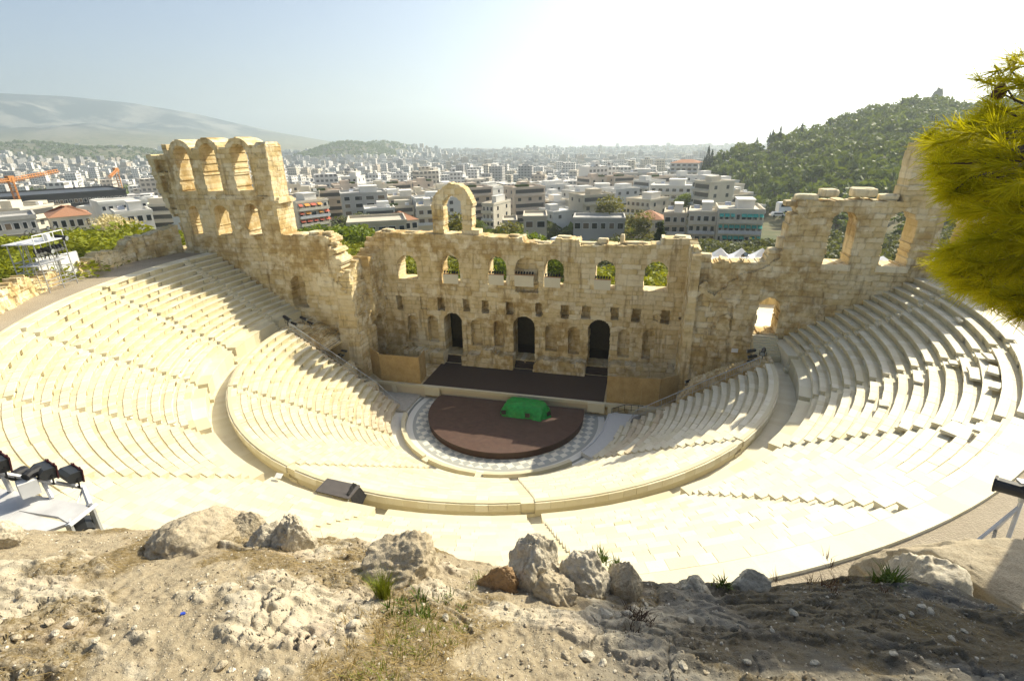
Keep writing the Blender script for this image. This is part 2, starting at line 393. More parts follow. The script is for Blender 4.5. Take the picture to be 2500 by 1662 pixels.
V = [(0, 0, 0)]+[(12.6*math.cos(t), 12.6*math.sin(t), 0) for t in th]
tag(mesh('orchestra_floor', V, [(0, 1+i, 1+(i+1) % n) for i in range(n)], MAT['orch']), kind='structure')
rw = thing('curved_parapet', 'low curved marble parapet ringing the orchestra floor around the round stage', 'parapet', (0, 0, 0))
gaps = [rad(-170)]+[rad(v) for v in (-118, -107.4+4, -71.9, -71.9+6)]+[rad(-40)]
for a0, a1 in ((-168, -119.5), (-115.5, -89.3), (-85.6, -42)):
    lathe('parapet_block', [(10.72, 0), (10.70, .50), (11.12, .52), (11.1, -.1)], rad(a0), rad(a1), MAT['marble'], rw, 1.6, tone=.5)
for a in (-117.5, -87.5):
    ca, sa = math.cos(rad(a)), math.sin(rad(a)); mb = MB(); mb.box((10.9*ca, 10.9*sa, .14), (.75, .8, .28), rz=rad(a), tone=.3); mb.build('threshold_stone', MAT['marble'], rw)
# wing-side floors (beside the stage, below the stepped ends of the seats)
mb = MB(); mb.box((-20, 1.2, .12), (18, 5.6, .3), tone=.6); mb.box((18.8, 1.6, .10), (15, 5.4, .3), tone=.6); mb.box((0, 7.5, -.08), (60, 10.6, .3), tone=.9)
tag(mb.build('passage_floor', MAT['concrete']), kind='structure')
# gravel terrace outside the top row
GR1 = 46.5
V, F = ring_strip(38.1, 15.74, GR1, 15.76, -math.pi-.19, .19, 220)
thv = np.arctan2(V[:, 1], V[:, 0]); V[:, 2] += fbm(V[:, 0]*.8, V[:, 1]*.8, seed=5)*.05*(np.hypot(V[:, 0], V[:, 1]) > 39)
tag(mesh('gravel_path', V, F, MAT['gravel']), kind='structure')
# ================================================================== MASONRY WALLS
def blocks(U, Z, seed, ch=(.42, .62), bw=(.7, 1.7), warp=.17):
    """course and block lookup: returns tone per point, joint flag, block relief"""
    rg = np.random.default_rng(seed)
    Uw = U+warp*fbm(U*.9, Z*.9, seed=seed, oct=3); Zw = Z+warp*.8*fbm(U*.7+9, Z*.7, seed=seed+3, oct=3)
    zc = [-12.0]
    while zc[-1] < 45: zc.append(zc[-1]+rg.uniform(*ch))
    zc = np.array(zc); ci = np.clip(np.searchsorted(zc, Zw)-1, 0, len(zc)-2)
    dz = np.minimum(Zw-zc[ci], zc[ci+1]-Zw)
    width = rg.uniform(bw[0], bw[1], len(zc)); off = rg.uniform(0, 5, len(zc))
    x = (Uw+200+off[ci])/width[ci]; x = x+.28*np.sin(x*2.4+ci)
    bi = np.floor(x); fx = x-bi; du = np.minimum(fx, 1-fx)*width[ci]
    tone = _hash(bi, ci, ci*0, seed); rel = _hash(bi, ci, ci*0+7, seed)
    return tone, np.minimum(dz, du), rel
def wall(name, frame, u0, u1, z0, z1, cls, thick, mat, parent=None, res=.11, seed=1, rough=.05, back=True, ch=(.42, .62), bw=(.7, 1.7), rel=.05):
    """2.5-D masonry: cls(U,Z) gives the depth of the surface behind the face (inf = open air)"""
    nu, nz = int(round((u1-u0)/res)), int(round((z1-z0)/res))
    uc = u0+(np.arange(nu)+.5)*res; zc = z0+(np.arange(nz)+.5)*res
    U, Z = np.meshgrid(uc, zc); D = cls(U, Z); D = np.where(D >= thick, np.inf, D)
    ug = u0+np.arange(nu+1)*res; zg = z0+np.arange(nz+1)*res; UG, ZG = np.meshgrid(ug, zg)
    tone_g, jd, relb = blocks(UG, ZG, seed, ch, bw)
    disp_g = fbm(UG*1.1, ZG*1.1, seed=seed+11, oct=5)*rough+(relb-.5)*rel+np.where(jd < .05, .02, 0)
    joint_g = np.clip(1.25-jd/.06, 0, 1)
    jit = res*.28
    UJ = UG+vnoise(UG*4.1, ZG*4.1, seed=seed+5)*jit; ZJ = ZG+vnoise(UG*4.3+7, ZG*4.3, seed=seed+6)*jit
    solid = np.isfinite(D)
    lv = np.unique(np.round(D[solid], 3)); li = np.full(D.shape, -1); li[solid] = np.searchsorted(lv, np.round(D[solid], 3))
    B = len(lv); K = B+1; depth = np.append(lv, thick); W = nu+1
    jj, ii = np.nonzero(solid)
    c00 = jj*W+ii; quads = []
    def q(a, la, b, lb, c, lc, d, ld): quads.append(np.stack([a*K+la, b*K+lb, c*K+lc, d*K+ld], 1))
    l = li[jj, ii]; q(c00, l, c00+1, l, c00+1+W, l, c00+W, l)
    if back: bb = np.full_like(l, B); q(c00, bb, c00+W, bb, c00+1+W, bb, c00+1, bb)
    nfront = len(jj)*(2 if back else 1)
    P = np.pad(li, 1, constant_values=B); P = np.where(P < 0, B, P)
    # vertical faces between columns
    a, b = P[1:-1, :-1], P[1:-1, 1:]; j, i = np.nonzero(a != b); lo_, hi_ = a[j, i], b[j, i]; v0 = j*W+i
    q(v0, lo_, v0, hi_, v0+W, hi_, v0+W, lo_)
    a, b = P[:-1, 1:-1], P[1:, 1:-1]; j, i = np.nonzero(a != b); lo_, hi_ = a[j, i], b[j, i]; v0 = j*W+i
    q(v0, lo_, v0+1, lo_, v0+1, hi_, v0, hi_)
    Q = np.concatenate(quads); keys, inv = np.unique(Q.ravel(), return_inverse=True); Q = inv.reshape(Q.shape)
    g, lev = keys//K, keys % K
    dep = depth[lev]+np.where(lev < B, disp_g.ravel()[g], fbm(UG, ZG, seed=seed+21).ravel()[g]*.12)
    u, z = UJ.ravel()[g], ZJ.ravel()[g]
    o, ua, na = frame
    V = np.stack([o[0]+ua[0]*u+na[0]*dep, o[1]+ua[1]*u+na[1]*dep, z], 1)
    jt = np.where(lev < B, joint_g.ravel()[g], 0)
    return mesh(name, V, Q, mat, parent, tone=tone_g.ravel()[g], joint=jt)
def topline(pts, seed, stepw=.9, amp=.16):
    xs = np.array([p[0] for p in pts]); zs = np.array([p[1] for p in pts])
    def f(U):
        k = np.floor((U+vnoise(U*.7, U*0, seed=seed)*.3)/stepw)
        return np.interp(U, xs, zs)+(_hash(k, k*0, k*0, seed)-.6)*amp+fbm(U*2.2, U*0+seed, oct=3, seed=seed)*amp*.45
    return f
def arch_in(U, Z, x0, x1, zs, zt):            # round-headed opening, sill zs, crown zt
    c, a = (x0+x1)/2, (x1-x0)/2; sp = zt-a*1.0
    return ((np.abs(U-c) < a) & (Z > zs) & (Z < sp)) | (((U-c)**2+(Z-sp)**2 < a*a) & (Z >= sp-.01) & (Z > zs))
def rect_in(U, Z, x0, x1, z0, z1): return (U > x0) & (U < x1) & (Z > z0) & (Z < z1)
def jag(U, Z, s, a=.06): return fbm(U*2.5, Z*2.5, seed=s, oct=3)*a
z2 = Zm(800, 300, 2.6133)
KL, KR = (YL-CAM[1])/(5.6-CAM[1]), (YR-CAM[1])/(6.2-CAM[1])
def LX(x): return CAM[0]+(x-CAM[0])*KL
def LZ(z): return CAM[2]+(z-CAM[2])*KL
def RX(x): return CAM[0]+(x-CAM[0])*KR
def RZ(z): return CAM[2]+(z-CAM[2])*KR
def toL(f): return lambda U, Z: f((U-CAM[0])/KL+CAM[0], (Z-CAM[2])/KL+CAM[2])
def toR(f): return lambda U, Z: f((U-CAM[0])/KR+CAM[0], (Z-CAM[2])/KR+CAM[2])
YS = 10.2                                      # face of the stage building
def s2(x, y): p = hy(*z2(x, y), YS); return p[0], p[2]
# ---------------------------------------------------------------- stage building
st = thing('stage_building', 'long honey coloured stone stage wall with rows of arched windows, niches and three doorways', 'ruin', (0, YS, 0))
TOP = topline([(-19.9, 16.9), (-19.0, 17.4), (-18.9, 17.75), (-15, 17.65), (-9, 17.75), (-3.5, 17.5), (-.3, 17.5), (-.2, 16.95), (3.4, 16.9), (3.5, 17.5), (6.2, 17.5), (6.35, 16.85), (11.9, 17.0), (15.0, 17.15), (15.1, 17.85), (18.2, 17.85)], 4, 1.1, .1)
WIN = [(-16.25, -13.75, 12.05, 15.05), (-10.5, -8.15, 11.75, 15.2), (-4.55, -2.3, 11.8, 15.2), (2.2, 4.55, 11.85, 15.15), (8.1, 10.4, 11.85, 15.2), (13.5, 16.1, 11.95, 15.3)]
CW = (-1.3, 1.55, 11.9, 15.25)
SQ = [(440, 480, 1100, 1195), (590, 635, 1110, 1190), (700, 745, 1115, 1197), (862, 905, 1125, 1205), (983, 1027, 1135, 1215), (1135, 1185, 1140, 1225), (1325, 1370, 1150, 1235), (1485, 1537, 1160, 1250), (1620, 1675, 1168, 1252), (1805, 1858, 1175, 1262), (1940, 1995, 1185, 1275), (2125, 2185, 1195, 1285), (355, 380, 1100, 1128), (2075, 2110, 1230, 1265), (2238, 2265, 1240, 1262)]
SQ = [(*sorted((s2(a, (c+d)/2)[0], s2(b, (c+d)/2)[0])), s2((a+b)/2, d)[1], s2((a+b)/2, c)[1]) for a, b, c, d in SQ]
NI = [(515, 578, 1225, 1390), (642, 708, 1230, 1397), (915, 988, 1255, 1420), (1060, 1120, 1260, 1430), (1388, 1463, 1285, 1455), (1535, 1607, 1300, 1475), (1848, 1925, 1318, 1495), (2005, 2085, 1318, 1507)]
NI = [(s2(a, (c+d)/2)[0], s2(b, (c+d)/2)[0], s2((a+b)/2, d)[1], s2((a+b)/2, c)[1]) for a, b, c, d in NI]
DR = [(745, 865, 1212), (1180, 1325, 1235), (1655, 1803, 1257)]
DR = [(s2(a, 1380)[0]+.1, s2(b, 1380)[0]-.05, 2.35, s2((a+b)/2, c)[1]) for a, b, c in DR]
def cls_stage(U, Z):
    D = np.zeros_like(U); j = jag(U, Z, 3, .05); Uj, Zj = U+j, Z+jag(U, Z, 8, .05)
    D = np.where((Z > 8.35) & (Z < 8.75), .10, D)                      # worn string course
    D = np.where(Z > 11.3, .06, D)
    for i, (a, b, c, d) in enumerate(SQ): D = np.where(rect_in(Uj, Zj, a, b, c, d), .4 if i in (1, 12, 13) else 1.35, D)
    for a, b, c, d in NI:                                               # niches with dressed jambs standing proud
        D = np.where(rect_in(U, Z, a-.42, b+.42, c-.1, d-.55) & (D == 0), -.07, D)
        D = np.where(arch_in(Uj, Zj, a, b, c, d), .85, D)
    for a, b, c, d in DR:
        D = np.where(rect_in(Uj, Z, a-.55, b+.55, 0, d-1.25) & (D <= 0), -.09, D)
        D = np.where(arch_in(Uj, Zj, a, b, c, d), np.inf, D)
    for a, b, c, d in WIN: D = np.where(arch_in(Uj, Zj, a, b, c, d), np.inf, D)
    D = np.where(arch_in(Uj, Zj, *CW), 1.1, D)
    D = np.where(rect_in(Uj, Zj, CW[0]+.05, CW[1], CW[2]-.85, CW[2]), .9, D)
    D = np.where((Z > TOP(U)) | (U < -19.75+jag(U, Z, 2, .25)) | (U > 18.1), np.inf, D)
    D = np.where((D == 0) & (fbm(U*.35, Z*.35, seed=77, oct=4) > .3), .07, D)   # spalled patches
    return D
wall('wall', ((0, YS), (1, 0), (0, 1)), -20.2, 18.2, 0.2, 18.3, cls_stage, 2.3, MAT['wall'], st, .08, 21, .055, True, (.45, .72), (.6, 1.6))
for o in st.children: o.matrix_parent_inverse = Matrix.Translation((0, -YS, 0))
def adopt(o, parent): o.parent = parent; o.matrix_parent_inverse = Matrix.Translation(-parent.location); return o
adj = adopt
# upper room behind the middle niche window and door passages: walls coloured dark to stand in for deep shade
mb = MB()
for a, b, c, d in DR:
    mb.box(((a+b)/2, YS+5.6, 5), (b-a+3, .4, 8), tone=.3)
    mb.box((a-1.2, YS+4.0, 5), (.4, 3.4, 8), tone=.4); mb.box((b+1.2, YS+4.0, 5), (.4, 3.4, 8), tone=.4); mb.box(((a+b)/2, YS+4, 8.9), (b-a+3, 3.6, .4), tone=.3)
adopt(mb.build('inner_passage', plain('shaded_inner_stone', (.10, .085, .06), .95)), st)
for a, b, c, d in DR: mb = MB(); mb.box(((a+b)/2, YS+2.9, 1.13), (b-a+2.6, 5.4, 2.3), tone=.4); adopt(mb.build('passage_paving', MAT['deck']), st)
for a, b, c, d in DR:
    mb = MB()
    for k in range(4): mb.box(((a+b)/2, YS-.42+.15*k, 1.53+.1*k), (b-a+.1, .34, .21+.2*k), tone=.4)
    adopt(mb.build('door_step', MAT['deck']), st)
# sunlit patch behind the middle door: an open strip in the passage roof is simply the missing back wall
# podiums along the foot of the wall
def podium(x0, x1, top, label=None):
    f = lambda U, Z: np.where(Z > np.interp(U, [p[0] for p in top], [p[1] for p in top])+(_hash(np.floor(U/.8), np.floor(U/.8)*0, np.floor(U/.8)*0, 5)-.5)*.25+jag(U, Z, 5, .1), np.inf, np.where((Z > 2.5) & (Z < 2.62), -.05, np.where(Z < 1.85, -.12, 0)))
    return adopt(wall('podium', ((0, 8.75), (1, 0), (0, 1)), x0, x1, 1.2, 4.6, f, 1.5, MAT['wall'], None, .1, int(31+x0), .07, False, (.5, .75), (.6, 1.3), .1), st)
podium(-18.4, -10.3, [(-18.4, 2.95), (-10.3, 2.95)]); podium(-8.0, -1.3, [(-8, 2.95), (-5.6, 3.0), (-5.4, 3.75), (-4, 3.9), (-3.8, 3.3), (-1.3, 3.2)])
podium(1.2, 7.5, [(1.2, 2.3), (1.8, 3.1), (7.5, 3.1)]); podium(10.2, 17.9, [(10.2, 3.3), (17.9, 3.4)])
mb = MB(); mb.box((15.3, YS+.1, 4.1), (.9, .3, 1.9), tone=.75, rz=.1); adopt(mb.build('stone_slab', MAT['wall']), st)
# free-standing arch on top of the wall
def cls_arch(U, Z):
    Uj, Zj = U+jag(U, Z, 14, .12), Z+jag(U, Z, 15, .12)
    c, ro, ri, sp = -8.8, 2.4, 1.15, 20.95
    r = np.hypot(Uj-c, Zj-sp)
    ring = (r < ro+.35*fbm(U*.8, Z*.8, seed=9)) & (r > ri) & (Z >= sp)
    legs = (Z < sp) & (((Uj > c-ro-.1) & (Uj < c-ri)) | ((Uj > c+ri) & (Uj < c+ro)))
    foot = (Z < 18.25) & (Uj > c+ri-.1) & (Uj < c+ro+.75)
    return np.where(ring | legs | foot, np.where((Z > 19.3) & (Z < 19.5), .08, 0), np.inf)
adopt(wall('arch', ((0, YS+.35), (1, 0), (0, 1)), -12, -5.0, 17.3, 23.9, cls_arch, 1.55, MAT['wall_pale'], None, .1, 51, .09, True, (.45, .7), (.6, 1.1), .12), st)
# loose blocks on the crest
for x, s in ((-1.5, (1.3, .9, .35)), (8.8, (1.2, .8, .7)), (10.9, (.45, .6, 1.15)), (4.4, (1.6, .9, .3)), (-17.6, (1.5, 1, .35)), (-14.4, (1.6, .8, .25)), (17.0, (1.2, 1, .3)), (7.2, (2.2, .8, .3)), (12.4, (2.6, .9, .3)), (1.6, (2.6, .8, .25))):
    mb = MB(); rough_block(mb, (x, YS+1.1, float(TOP(np.array([x]))[0])+s[2]/2-.06), s, rz=random.uniform(-.2, .2), tone=.8); adj(mb.build('coping_stone', MAT['wall_pale']), st)
# ---------------------------------------------------------------- left wing: tower with two rows of arches
A_UP = [(-41.45, -39.4, 22.9, 28.05), (-37.75, -35.55, 22.9, 28.2), (-33.55, -31.2, 23.0, 28.15)]
A_LO = [(-41.3, -39.75, 17.75, 21.15), (-37.6, -35.5, 17.75, 21.3), (-33.2, -31.25, 17.75, 21.5)]
lwg = thing('wing_wall', 'tall ruined wing wall on the left with two tiers of three arched openings', 'ruin', (-34, YL, 0))
LT = topline([(-47, 27.0), (-43.0, 27.2), (-42.8, 28.3), (-41.8, 28.2), (-28.7, 27.9), (-28.65, 18.0), (-27.0, 17.8), (-23.0, 18.0), (-22.1, 17.6), (-21.5, 17.0)], 6, 1.2, .12)
def cls_left(U, Z):
    D = np.zeros_like(U); Uj, Zj = U+jag(U, Z, 23, .08), Z+jag(U, Z, 24, .08)
    D = np.where((U > -29.6) & (Z > 22.0) & (U < -28.55), -.06, D)
    D = np.where((Z > 21.75) & (Z < 22.0) & (U < -28.4), -.10, D)
    for x0, x1 in ((-39.3, -37.9), (-35.4, -33.75), (-31.0, -29.5)): D = np.where(rect_in(Uj, Zj, x0, x1, 22.4, 26.6), .16, D)   # sunk pier faces
    # left flank, broken back
    D = np.where((Uj < -42.9) & (Z > 16), .9, D)
    for a, b, c, d in ((-45.6, -43.6, 25.0, 26.5), (-45.3, -44.2, 22.6, 24.6), (-44.9, -43.5, 20.6, 22.0), (-43.9, -43.2, 23.9, 24.6), (-44.6, -43.2, 18.9, 20.0)): D = np.where(rect_in(Uj, Zj, a, b, c, d), 1.5, D)
    for a, b, c, d in A_UP+A_LO: D = np.where(arch_in(Uj, Zj, a, b, c, d), np.inf, D)
    D = np.where(arch_in(Uj, Zj, -28.6, -26.5, 9.0, 13.0), 1.5, D)
    for a, b, c, d in A_UP:                                           # rounded extrados standing above the valleys
        cc, ra = (a+b)/2, (b-a)/2; D = np.where((np.hypot(U-cc, Z-(d-ra)) < ra+.62) & (Z > d-ra) & (D == 0), -.05, D)
    top = LT(U)
    val = np.where((U > -42.3) & (U < -31), 27.55, top)
    ext = np.zeros_like(U)
    for a, b, c, d in A_UP: cc, ra = (a+b)/2, (b-a)/2; ext = np.maximum(ext, np.where(np.abs(U-cc) < ra+.62, d-ra+np.sqrt(np.maximum(0, (ra+.62)**2-(U-cc)**2)), 0))
    D = np.where(Z > np.where((U > -42.3) & (U < -31), np.maximum(val, ext), top), np.inf, D)
    left = -46.6+np.interp(Z, [16, 19, 21, 23, 25, 27], [3.6, 2.4, 1.0, .5, .25, .1])+jag(U, Z, 29, .35)
    D = np.where((U < left) & (Z > 15.6), np.inf, D)
    zz = [0, 2, 5, 7.2, 9.5, 12, 12.8, 13.8, 14.7, 15.1, 16.1, 17, 17.7, 18.2]; xx = [-19.7, -19.8, -19.9, -20.5, -21.3, -21.4, -22.1, -21.5, -21.2, -21.4, -21.8, -22.2, -22.0, -22.6]
    k = np.floor(Z/.55); D = np.where(U > np.interp(Z, zz, xx)+(_hash(k, k*0, k*0, 3)-.5)*.7+jag(U, Z, 30, .3), np.inf, D)
    D = np.where((D == 0) & (fbm(U*.3+5, Z*.3, seed=78, oct=4) > .28), .08, D)
    return D
adj(wall('wall', ((0, YL), (1, 0), (0, 1)), -45.5, -18, 0, 29.4, toL(cls_left), 2.55, MAT['wall'], None, .12, 61, .05), lwg)
mb = MB()
for (a, b, c, d) in A_UP:      # barrel roofs running back from each arch
    cc, ra = (a+b)/2, (b-a)/2+.6; V = []; n = 10
    for y in (YL+.02, YL+2.9):
        for k in range(n+1): V.append((LX(cc-ra*math.cos(math.pi*k/n)), y, LZ(d-(b-a)/2+ra*math.sin(math.pi*k/n))+.03))
    mb.add(V, [(k, k+1, n+1+k+1, n+1+k) for k in range(n)], .85)
for x in (-38.5, -34.6, -30.2): mb.box((LX(x), YL+1.5, LZ(27.6)), (1.1, 2.6, .35), tone=.9)
mb.box((LX(-29.4), YL+1.3, LZ(28.0)), (1.6, 2.6, .5), tone=.9, taper=.75)
adj(mb.build('barrel_roof', MAT['wall_pale']), lwg)
mb = MB(); mb.box((LX(-28.5), YL+1.45, LZ(21.75)), (.75, 3.1, .3), tone=.7); mb.box((LX(-28.45), YL+1.45, LZ(22.05)), (.5, 2.8, .3), tone=.6, taper=.8); adj(mb.build('cornice', MAT['wall_pale']), lwg)
# tower's free end, faced with pale blocks
def cls_end(U, Z): return np.where((Z > LZ(28.0)+jag(U, Z, 41, .2)) | (U > 2.5+np.where(Z < 21.7, .5, 0)), np.inf, 0)
adj(wall('end_facing', ((LX(-28.62), YL), (0, 1), (-1, 0)), 0, 3.1, 17.6, 28.4, cls_end, .5, MAT['wall_pale'], None, .12, 66, .03, False), lwg)
for x, z, s in ((-24.6, 18.2, (1.4, 1.6, .5)), (-23.0, 18.15, (1.1, 1.2, .55)), (-26.5, 18.0, (1.6, 2, .35)), (-22.3, 17.0, (.9, 1, .5)), (-21.7, 15.2, (.8, .9, .6))): mb = MB(); rough_block(mb, (LX(x), YL+1.1, LZ(z)-.1), s, rz=random.uniform(-.2, .2), tone=.85); adj(mb.build('coping_stone', MAT['wall_pale']), lwg)
# ---------------------------------------------------------------- left return wall beside the stage
ls = thing('return_wall', 'broken rubble return wall with a dark doorway at the left end of the stage', 'ruin', (-18.6, 8, 0))
def cls_ls(U, Z):
    Uj, Zj = U+jag(U, Z, 33, .2), Z+jag(U, Z, 34, .2)
    D = np.where(U < 7.2, .35*np.clip((Z-6)/8, 0, 1)*3, 0.0); D = np.round(D*4)/4
    D = np.where(arch_in(Uj, Zj, 7.2, 9.0, 1.0, 8.0), np.inf, D)
    k = np.floor(U/.8); D = np.where(Z > np.interp(U, [2.8, 3.6, 4.6, 7, 9, 12], [5.0, 9.5, 14.2, 15.3, 14.9, 16.5])+(_hash(k, k*0, k*0, 8)-.5)*.8+jag(U, Z, 35, .3), np.inf, D)
    return D
adj(wall('wall', ((-18.5, 0), (0, 1), (-1, 0)), 2.9, 12.2, 0, 17, cls_ls, 2.6, MAT['wall_pale'], None, .12, 71, .13, True, (.35, .6), (.4, .9), .16), ls)
mb = MB(); mb.box((-20.4, 8, 4.5), (.3, 3.4, 9), tone=.1); adj(mb.build('inner_passage', MAT['wall']), ls)
# ---------------------------------------------------------------- right wing
rwg = thing('wing_wall', 'ruined wing wall on the right with tall arched openings above a bright doorway', 'ruin', (30, YR, 0))
R_UP = [(29.75, 31.85, 16.55, 21.4), (34.3, 36.55, 16.55, 21.45), (38.5, 40.6, 16.6, 21.4)]
RT_ = topline([(18.3, 17.8), (18.8, 17.5), (19.0, 16.8), (19.8, 16.7), (20.0, 16.1), (20.4, 16.2), (20.8, 16.4), (24.8, 16.4), (25.0, 17.3), (26.1, 17.6), (26.3, 20.5), (26.7, 22.3), (35.0, 22.4), (35.15, 24.6), (35.2, 27.0), (38.4, 27.4), (41.5, 27), (45, 26)], 7, .9, .22)
def cls_right(U, Z):
    D = np.zeros_like(U); Uj, Zj = U+jag(U, Z, 43, .09), Z+jag(U, Z, 44, .09)
    # stepped core where the facing blocks have gone
    D = np.where((U < 26) & (Z > np.interp(U, [18, 19.5, 20.5, 22, 24, 26], [12.5, 14.0, 13.4, 14.6, 15.4, 16.6])+(_hash(np.floor(U/.9), np.floor(U)*0, np.floor(U)*0, 12)-.5)*1.0), .45, D)
    D = np.where((U < 22.5) & (Z > 9) & (Z < 12.6+.5*np.sin(U*3)) & (fbm(U*.6, Z*.6, seed=91) > -.1), .25, D)
    for a, b, c, d in R_UP: D = np.where(arch_in(Uj, Zj, a, b, c, d), np.inf, D)
    D = np.where(arch_in(Uj, Zj, 24.75, 26.75, 9.2, 13.0), np.inf, D)
    D = np.where((Z > RT_(U)) | ((U > 26) & (U < 26.75+jag(U, Z, 45, .3)) & (Z > 21.0)), np.inf, D)
    D = np.where((D == 0) & (fbm(U*.35+15, Z*.35, seed=79, oct=4) > .22), .09, D)
    return D
adj(wall('wall', ((0, YR), (1, 0), (0, 1)), 18.0, 45, 0, 28.5, toR(cls_right), 2.35, MAT['wall'], None, .1, 81, .09, True, (.4, .65), (.6, 1.4), .15), rwg)
for x, z, s in ((27.5, 22.75, (1.9, 1.3, .55)), (29.3, 23.15, (1.4, 1.6, .7)), (32.1, 23.2, (1.9, 1.8, .8)), (34.2, 22.8, (1.6, 1.4, .5)), (26.3, 22.2, (1.2, 1.2, .5)), (19.3, 17.0, (1.2, 1, .5)), (25.7, 17.7, (1.5, 1.4, .45)), (26.0, 18.5, (.7, 1, 1.1))): mb = MB(); rough_block(mb, (RX(x), YR+1.0, RZ(z)-.22), s, rz=random.uniform(-.25, .25), tone=.85); adj(mb.build('coping_stone', MAT['wall_pale']), rwg)
mb = MB()
for (a, b, c, d) in R_UP: mb.box((RX((a+b)/2), YR+1.1, RZ(c)-.3), (b-a+.3, 2.5, .55), tone=.9)
adj(mb.build('window_sill', MAT['wall_pale']), rwg)
mb = MB()
for k in range(8): mb.box((RX(25.75), YR-.25-.30*k, RZ(9.2)-.1-.17*k-.8), (2.3, .34, 1.6), tone=.55)
adj(mb.build('door_stair', MAT['marble']), rwg)
# right return wall
rs = thing('return_wall', 'narrow shaded return wall closing the right end of the stage', 'ruin', (17.9, 8, 0))
def cls_rs(U, Z):
    return np.where((Z > np.interp(U, [5.8, 7, 9, 11], [17.3, 17.5, 17.7, 17.9])+jag(U, Z, 52, .2)) , np.inf, np.where(rect_in(U, Z, 8.6, 9.4, 1, 8.4), -.15, 0))
adj(wall('wall', ((17.85, 0), (0, 1), (1, 0)), 4.7, 10.3, 0, 18.2, cls_rs, .85, MAT['wall'], None, .12, 91, .08, True), rs)
# ================================================================== STAGE AND PROPS
G4 = Zm(950, 900, 3.92); q45 = Zm(450, 550, 3.92); q15 = Zm(1550, 550, 3.92); z5 = Zm(800, 600, 2.6133)
rst = thing('round_stage', 'round dark brown stage platform in the middle of the orchestra', 'stage', (0, .32, 0))
R0 = 8.4; yb = 2.05; a0 = math.asin((yb-.32)/R0)
ths = np.linspace(math.pi-a0, 2*math.pi+a0, 90)
poly = [(R0*math.cos(t), R0*math.sin(t)) for t in ths]
mesh('platform_top', [(x, y, z) for z in (.66, .74) for x, y in poly], [tuple(range(90)), tuple(range(90, 180))]+[(i, (i+1) % 90, 90+(i+1) % 90, 90+i) for i in range(90)], MAT['stage'], rst)
mesh('skirt', [(x*.994, y*.994, z) for z in (0.0, .655) for x, y in poly], [(i, (i+1) % 90, 90+(i+1) % 90, 90+i) for i in range(90)], plain('skirt_board', (.05, .024, .014), .5), rst)
sd = thing('stage_deck', 'long dark stage deck in front of the doorways with a pale stone front edge', 'stage', (0, 5, 0))
ZD = 1.53
mb = MB(); mb.box((-.25, 5.85, ZD-.06), (21.0, 6.7, .12)); adj(mb.build('deck_board', MAT['deck']), sd)
mb = MB(); mb.box((-.25, 6.4, .72), (35.6, 7.6, 1.38), tone=.6); adj(mb.build('deck_base', MAT['wall']), sd)
mb = MB(); mb.box((-.1, 2.46, ZD-.16), (37.4, .34, .34), tone=.45)
for x in (-9.35, 9.5): mb.box((x, 2.3, ZD-.5), (1.8, .5, 1.06), tone=.4)
for x in (-14.2, 13.2, 11.0): mb.box((x, 2.42, .6), (.55, .36, 1.2), tone=.4)
adj(mb.build('front_coping', MAT['marble']), sd)
for x0, x1 in ((-18, -14.6), (-13.9, -10.4), (-8.3, -.35), (.75, 8.5), (13.6, 17.8)): mb = MB(); mb.box(((x0+x1)/2, 2.52, .62), (x1-x0, .2, 1.1), tone=float(rng.uniform(.3, .9))); adj(mb.build('front_panel', MAT['marble_worn']), sd)
# particle board screens at both ends
def panel_run(root, pts, z0, z1, th=.09):
    for (xa, ya), (xb, yb_) in zip(pts, pts[1:]):
        L = math.hypot(xb-xa, yb_-ya); mb = MB(); mb.box(((xa+xb)/2, (ya+yb_)/2, (z0+z1)/2), (L, th, z1-z0), rz=math.atan2(yb_-ya, xb-xa)); adj(mb.build('panel', MAT['chip']), root)
sl = thing('board_screen', 'tan particle board screen hiding the left end of the stage', 'screen', (-13.5, 2.75, ZD))
panel_run(sl, [(-18.0, 4.3), (-15.98, 2.75)], ZD, 4.95); panel_run(sl, [(-15.95, 2.72), (-13.45, 2.72)], ZD, 4.87); panel_run(sl, [(-13.44, 2.725), (-11.05, 2.725)], ZD, 4.87); panel_run(sl, [(-11.0, 2.68), (-11.25, 5.0)], ZD, 4.87)
srn = thing('board_screen', 'mottled tan board screen hiding the right end of the stage', 'screen', (13.3, 2.9, ZD))
panel_run(srn, [(10.5, 2.8), (12.3, 2.86)], ZD, 4.6); panel_run(srn, [(12.31, 2.87), (14.1, 2.93)], ZD, 4.62); panel_run(srn, [(14.12, 2.94), (15.9, 3.0)], ZD, 4.65); panel_run(srn, [(15.95, 3.05), (17.8, 4.5)], ZD, 4.65)
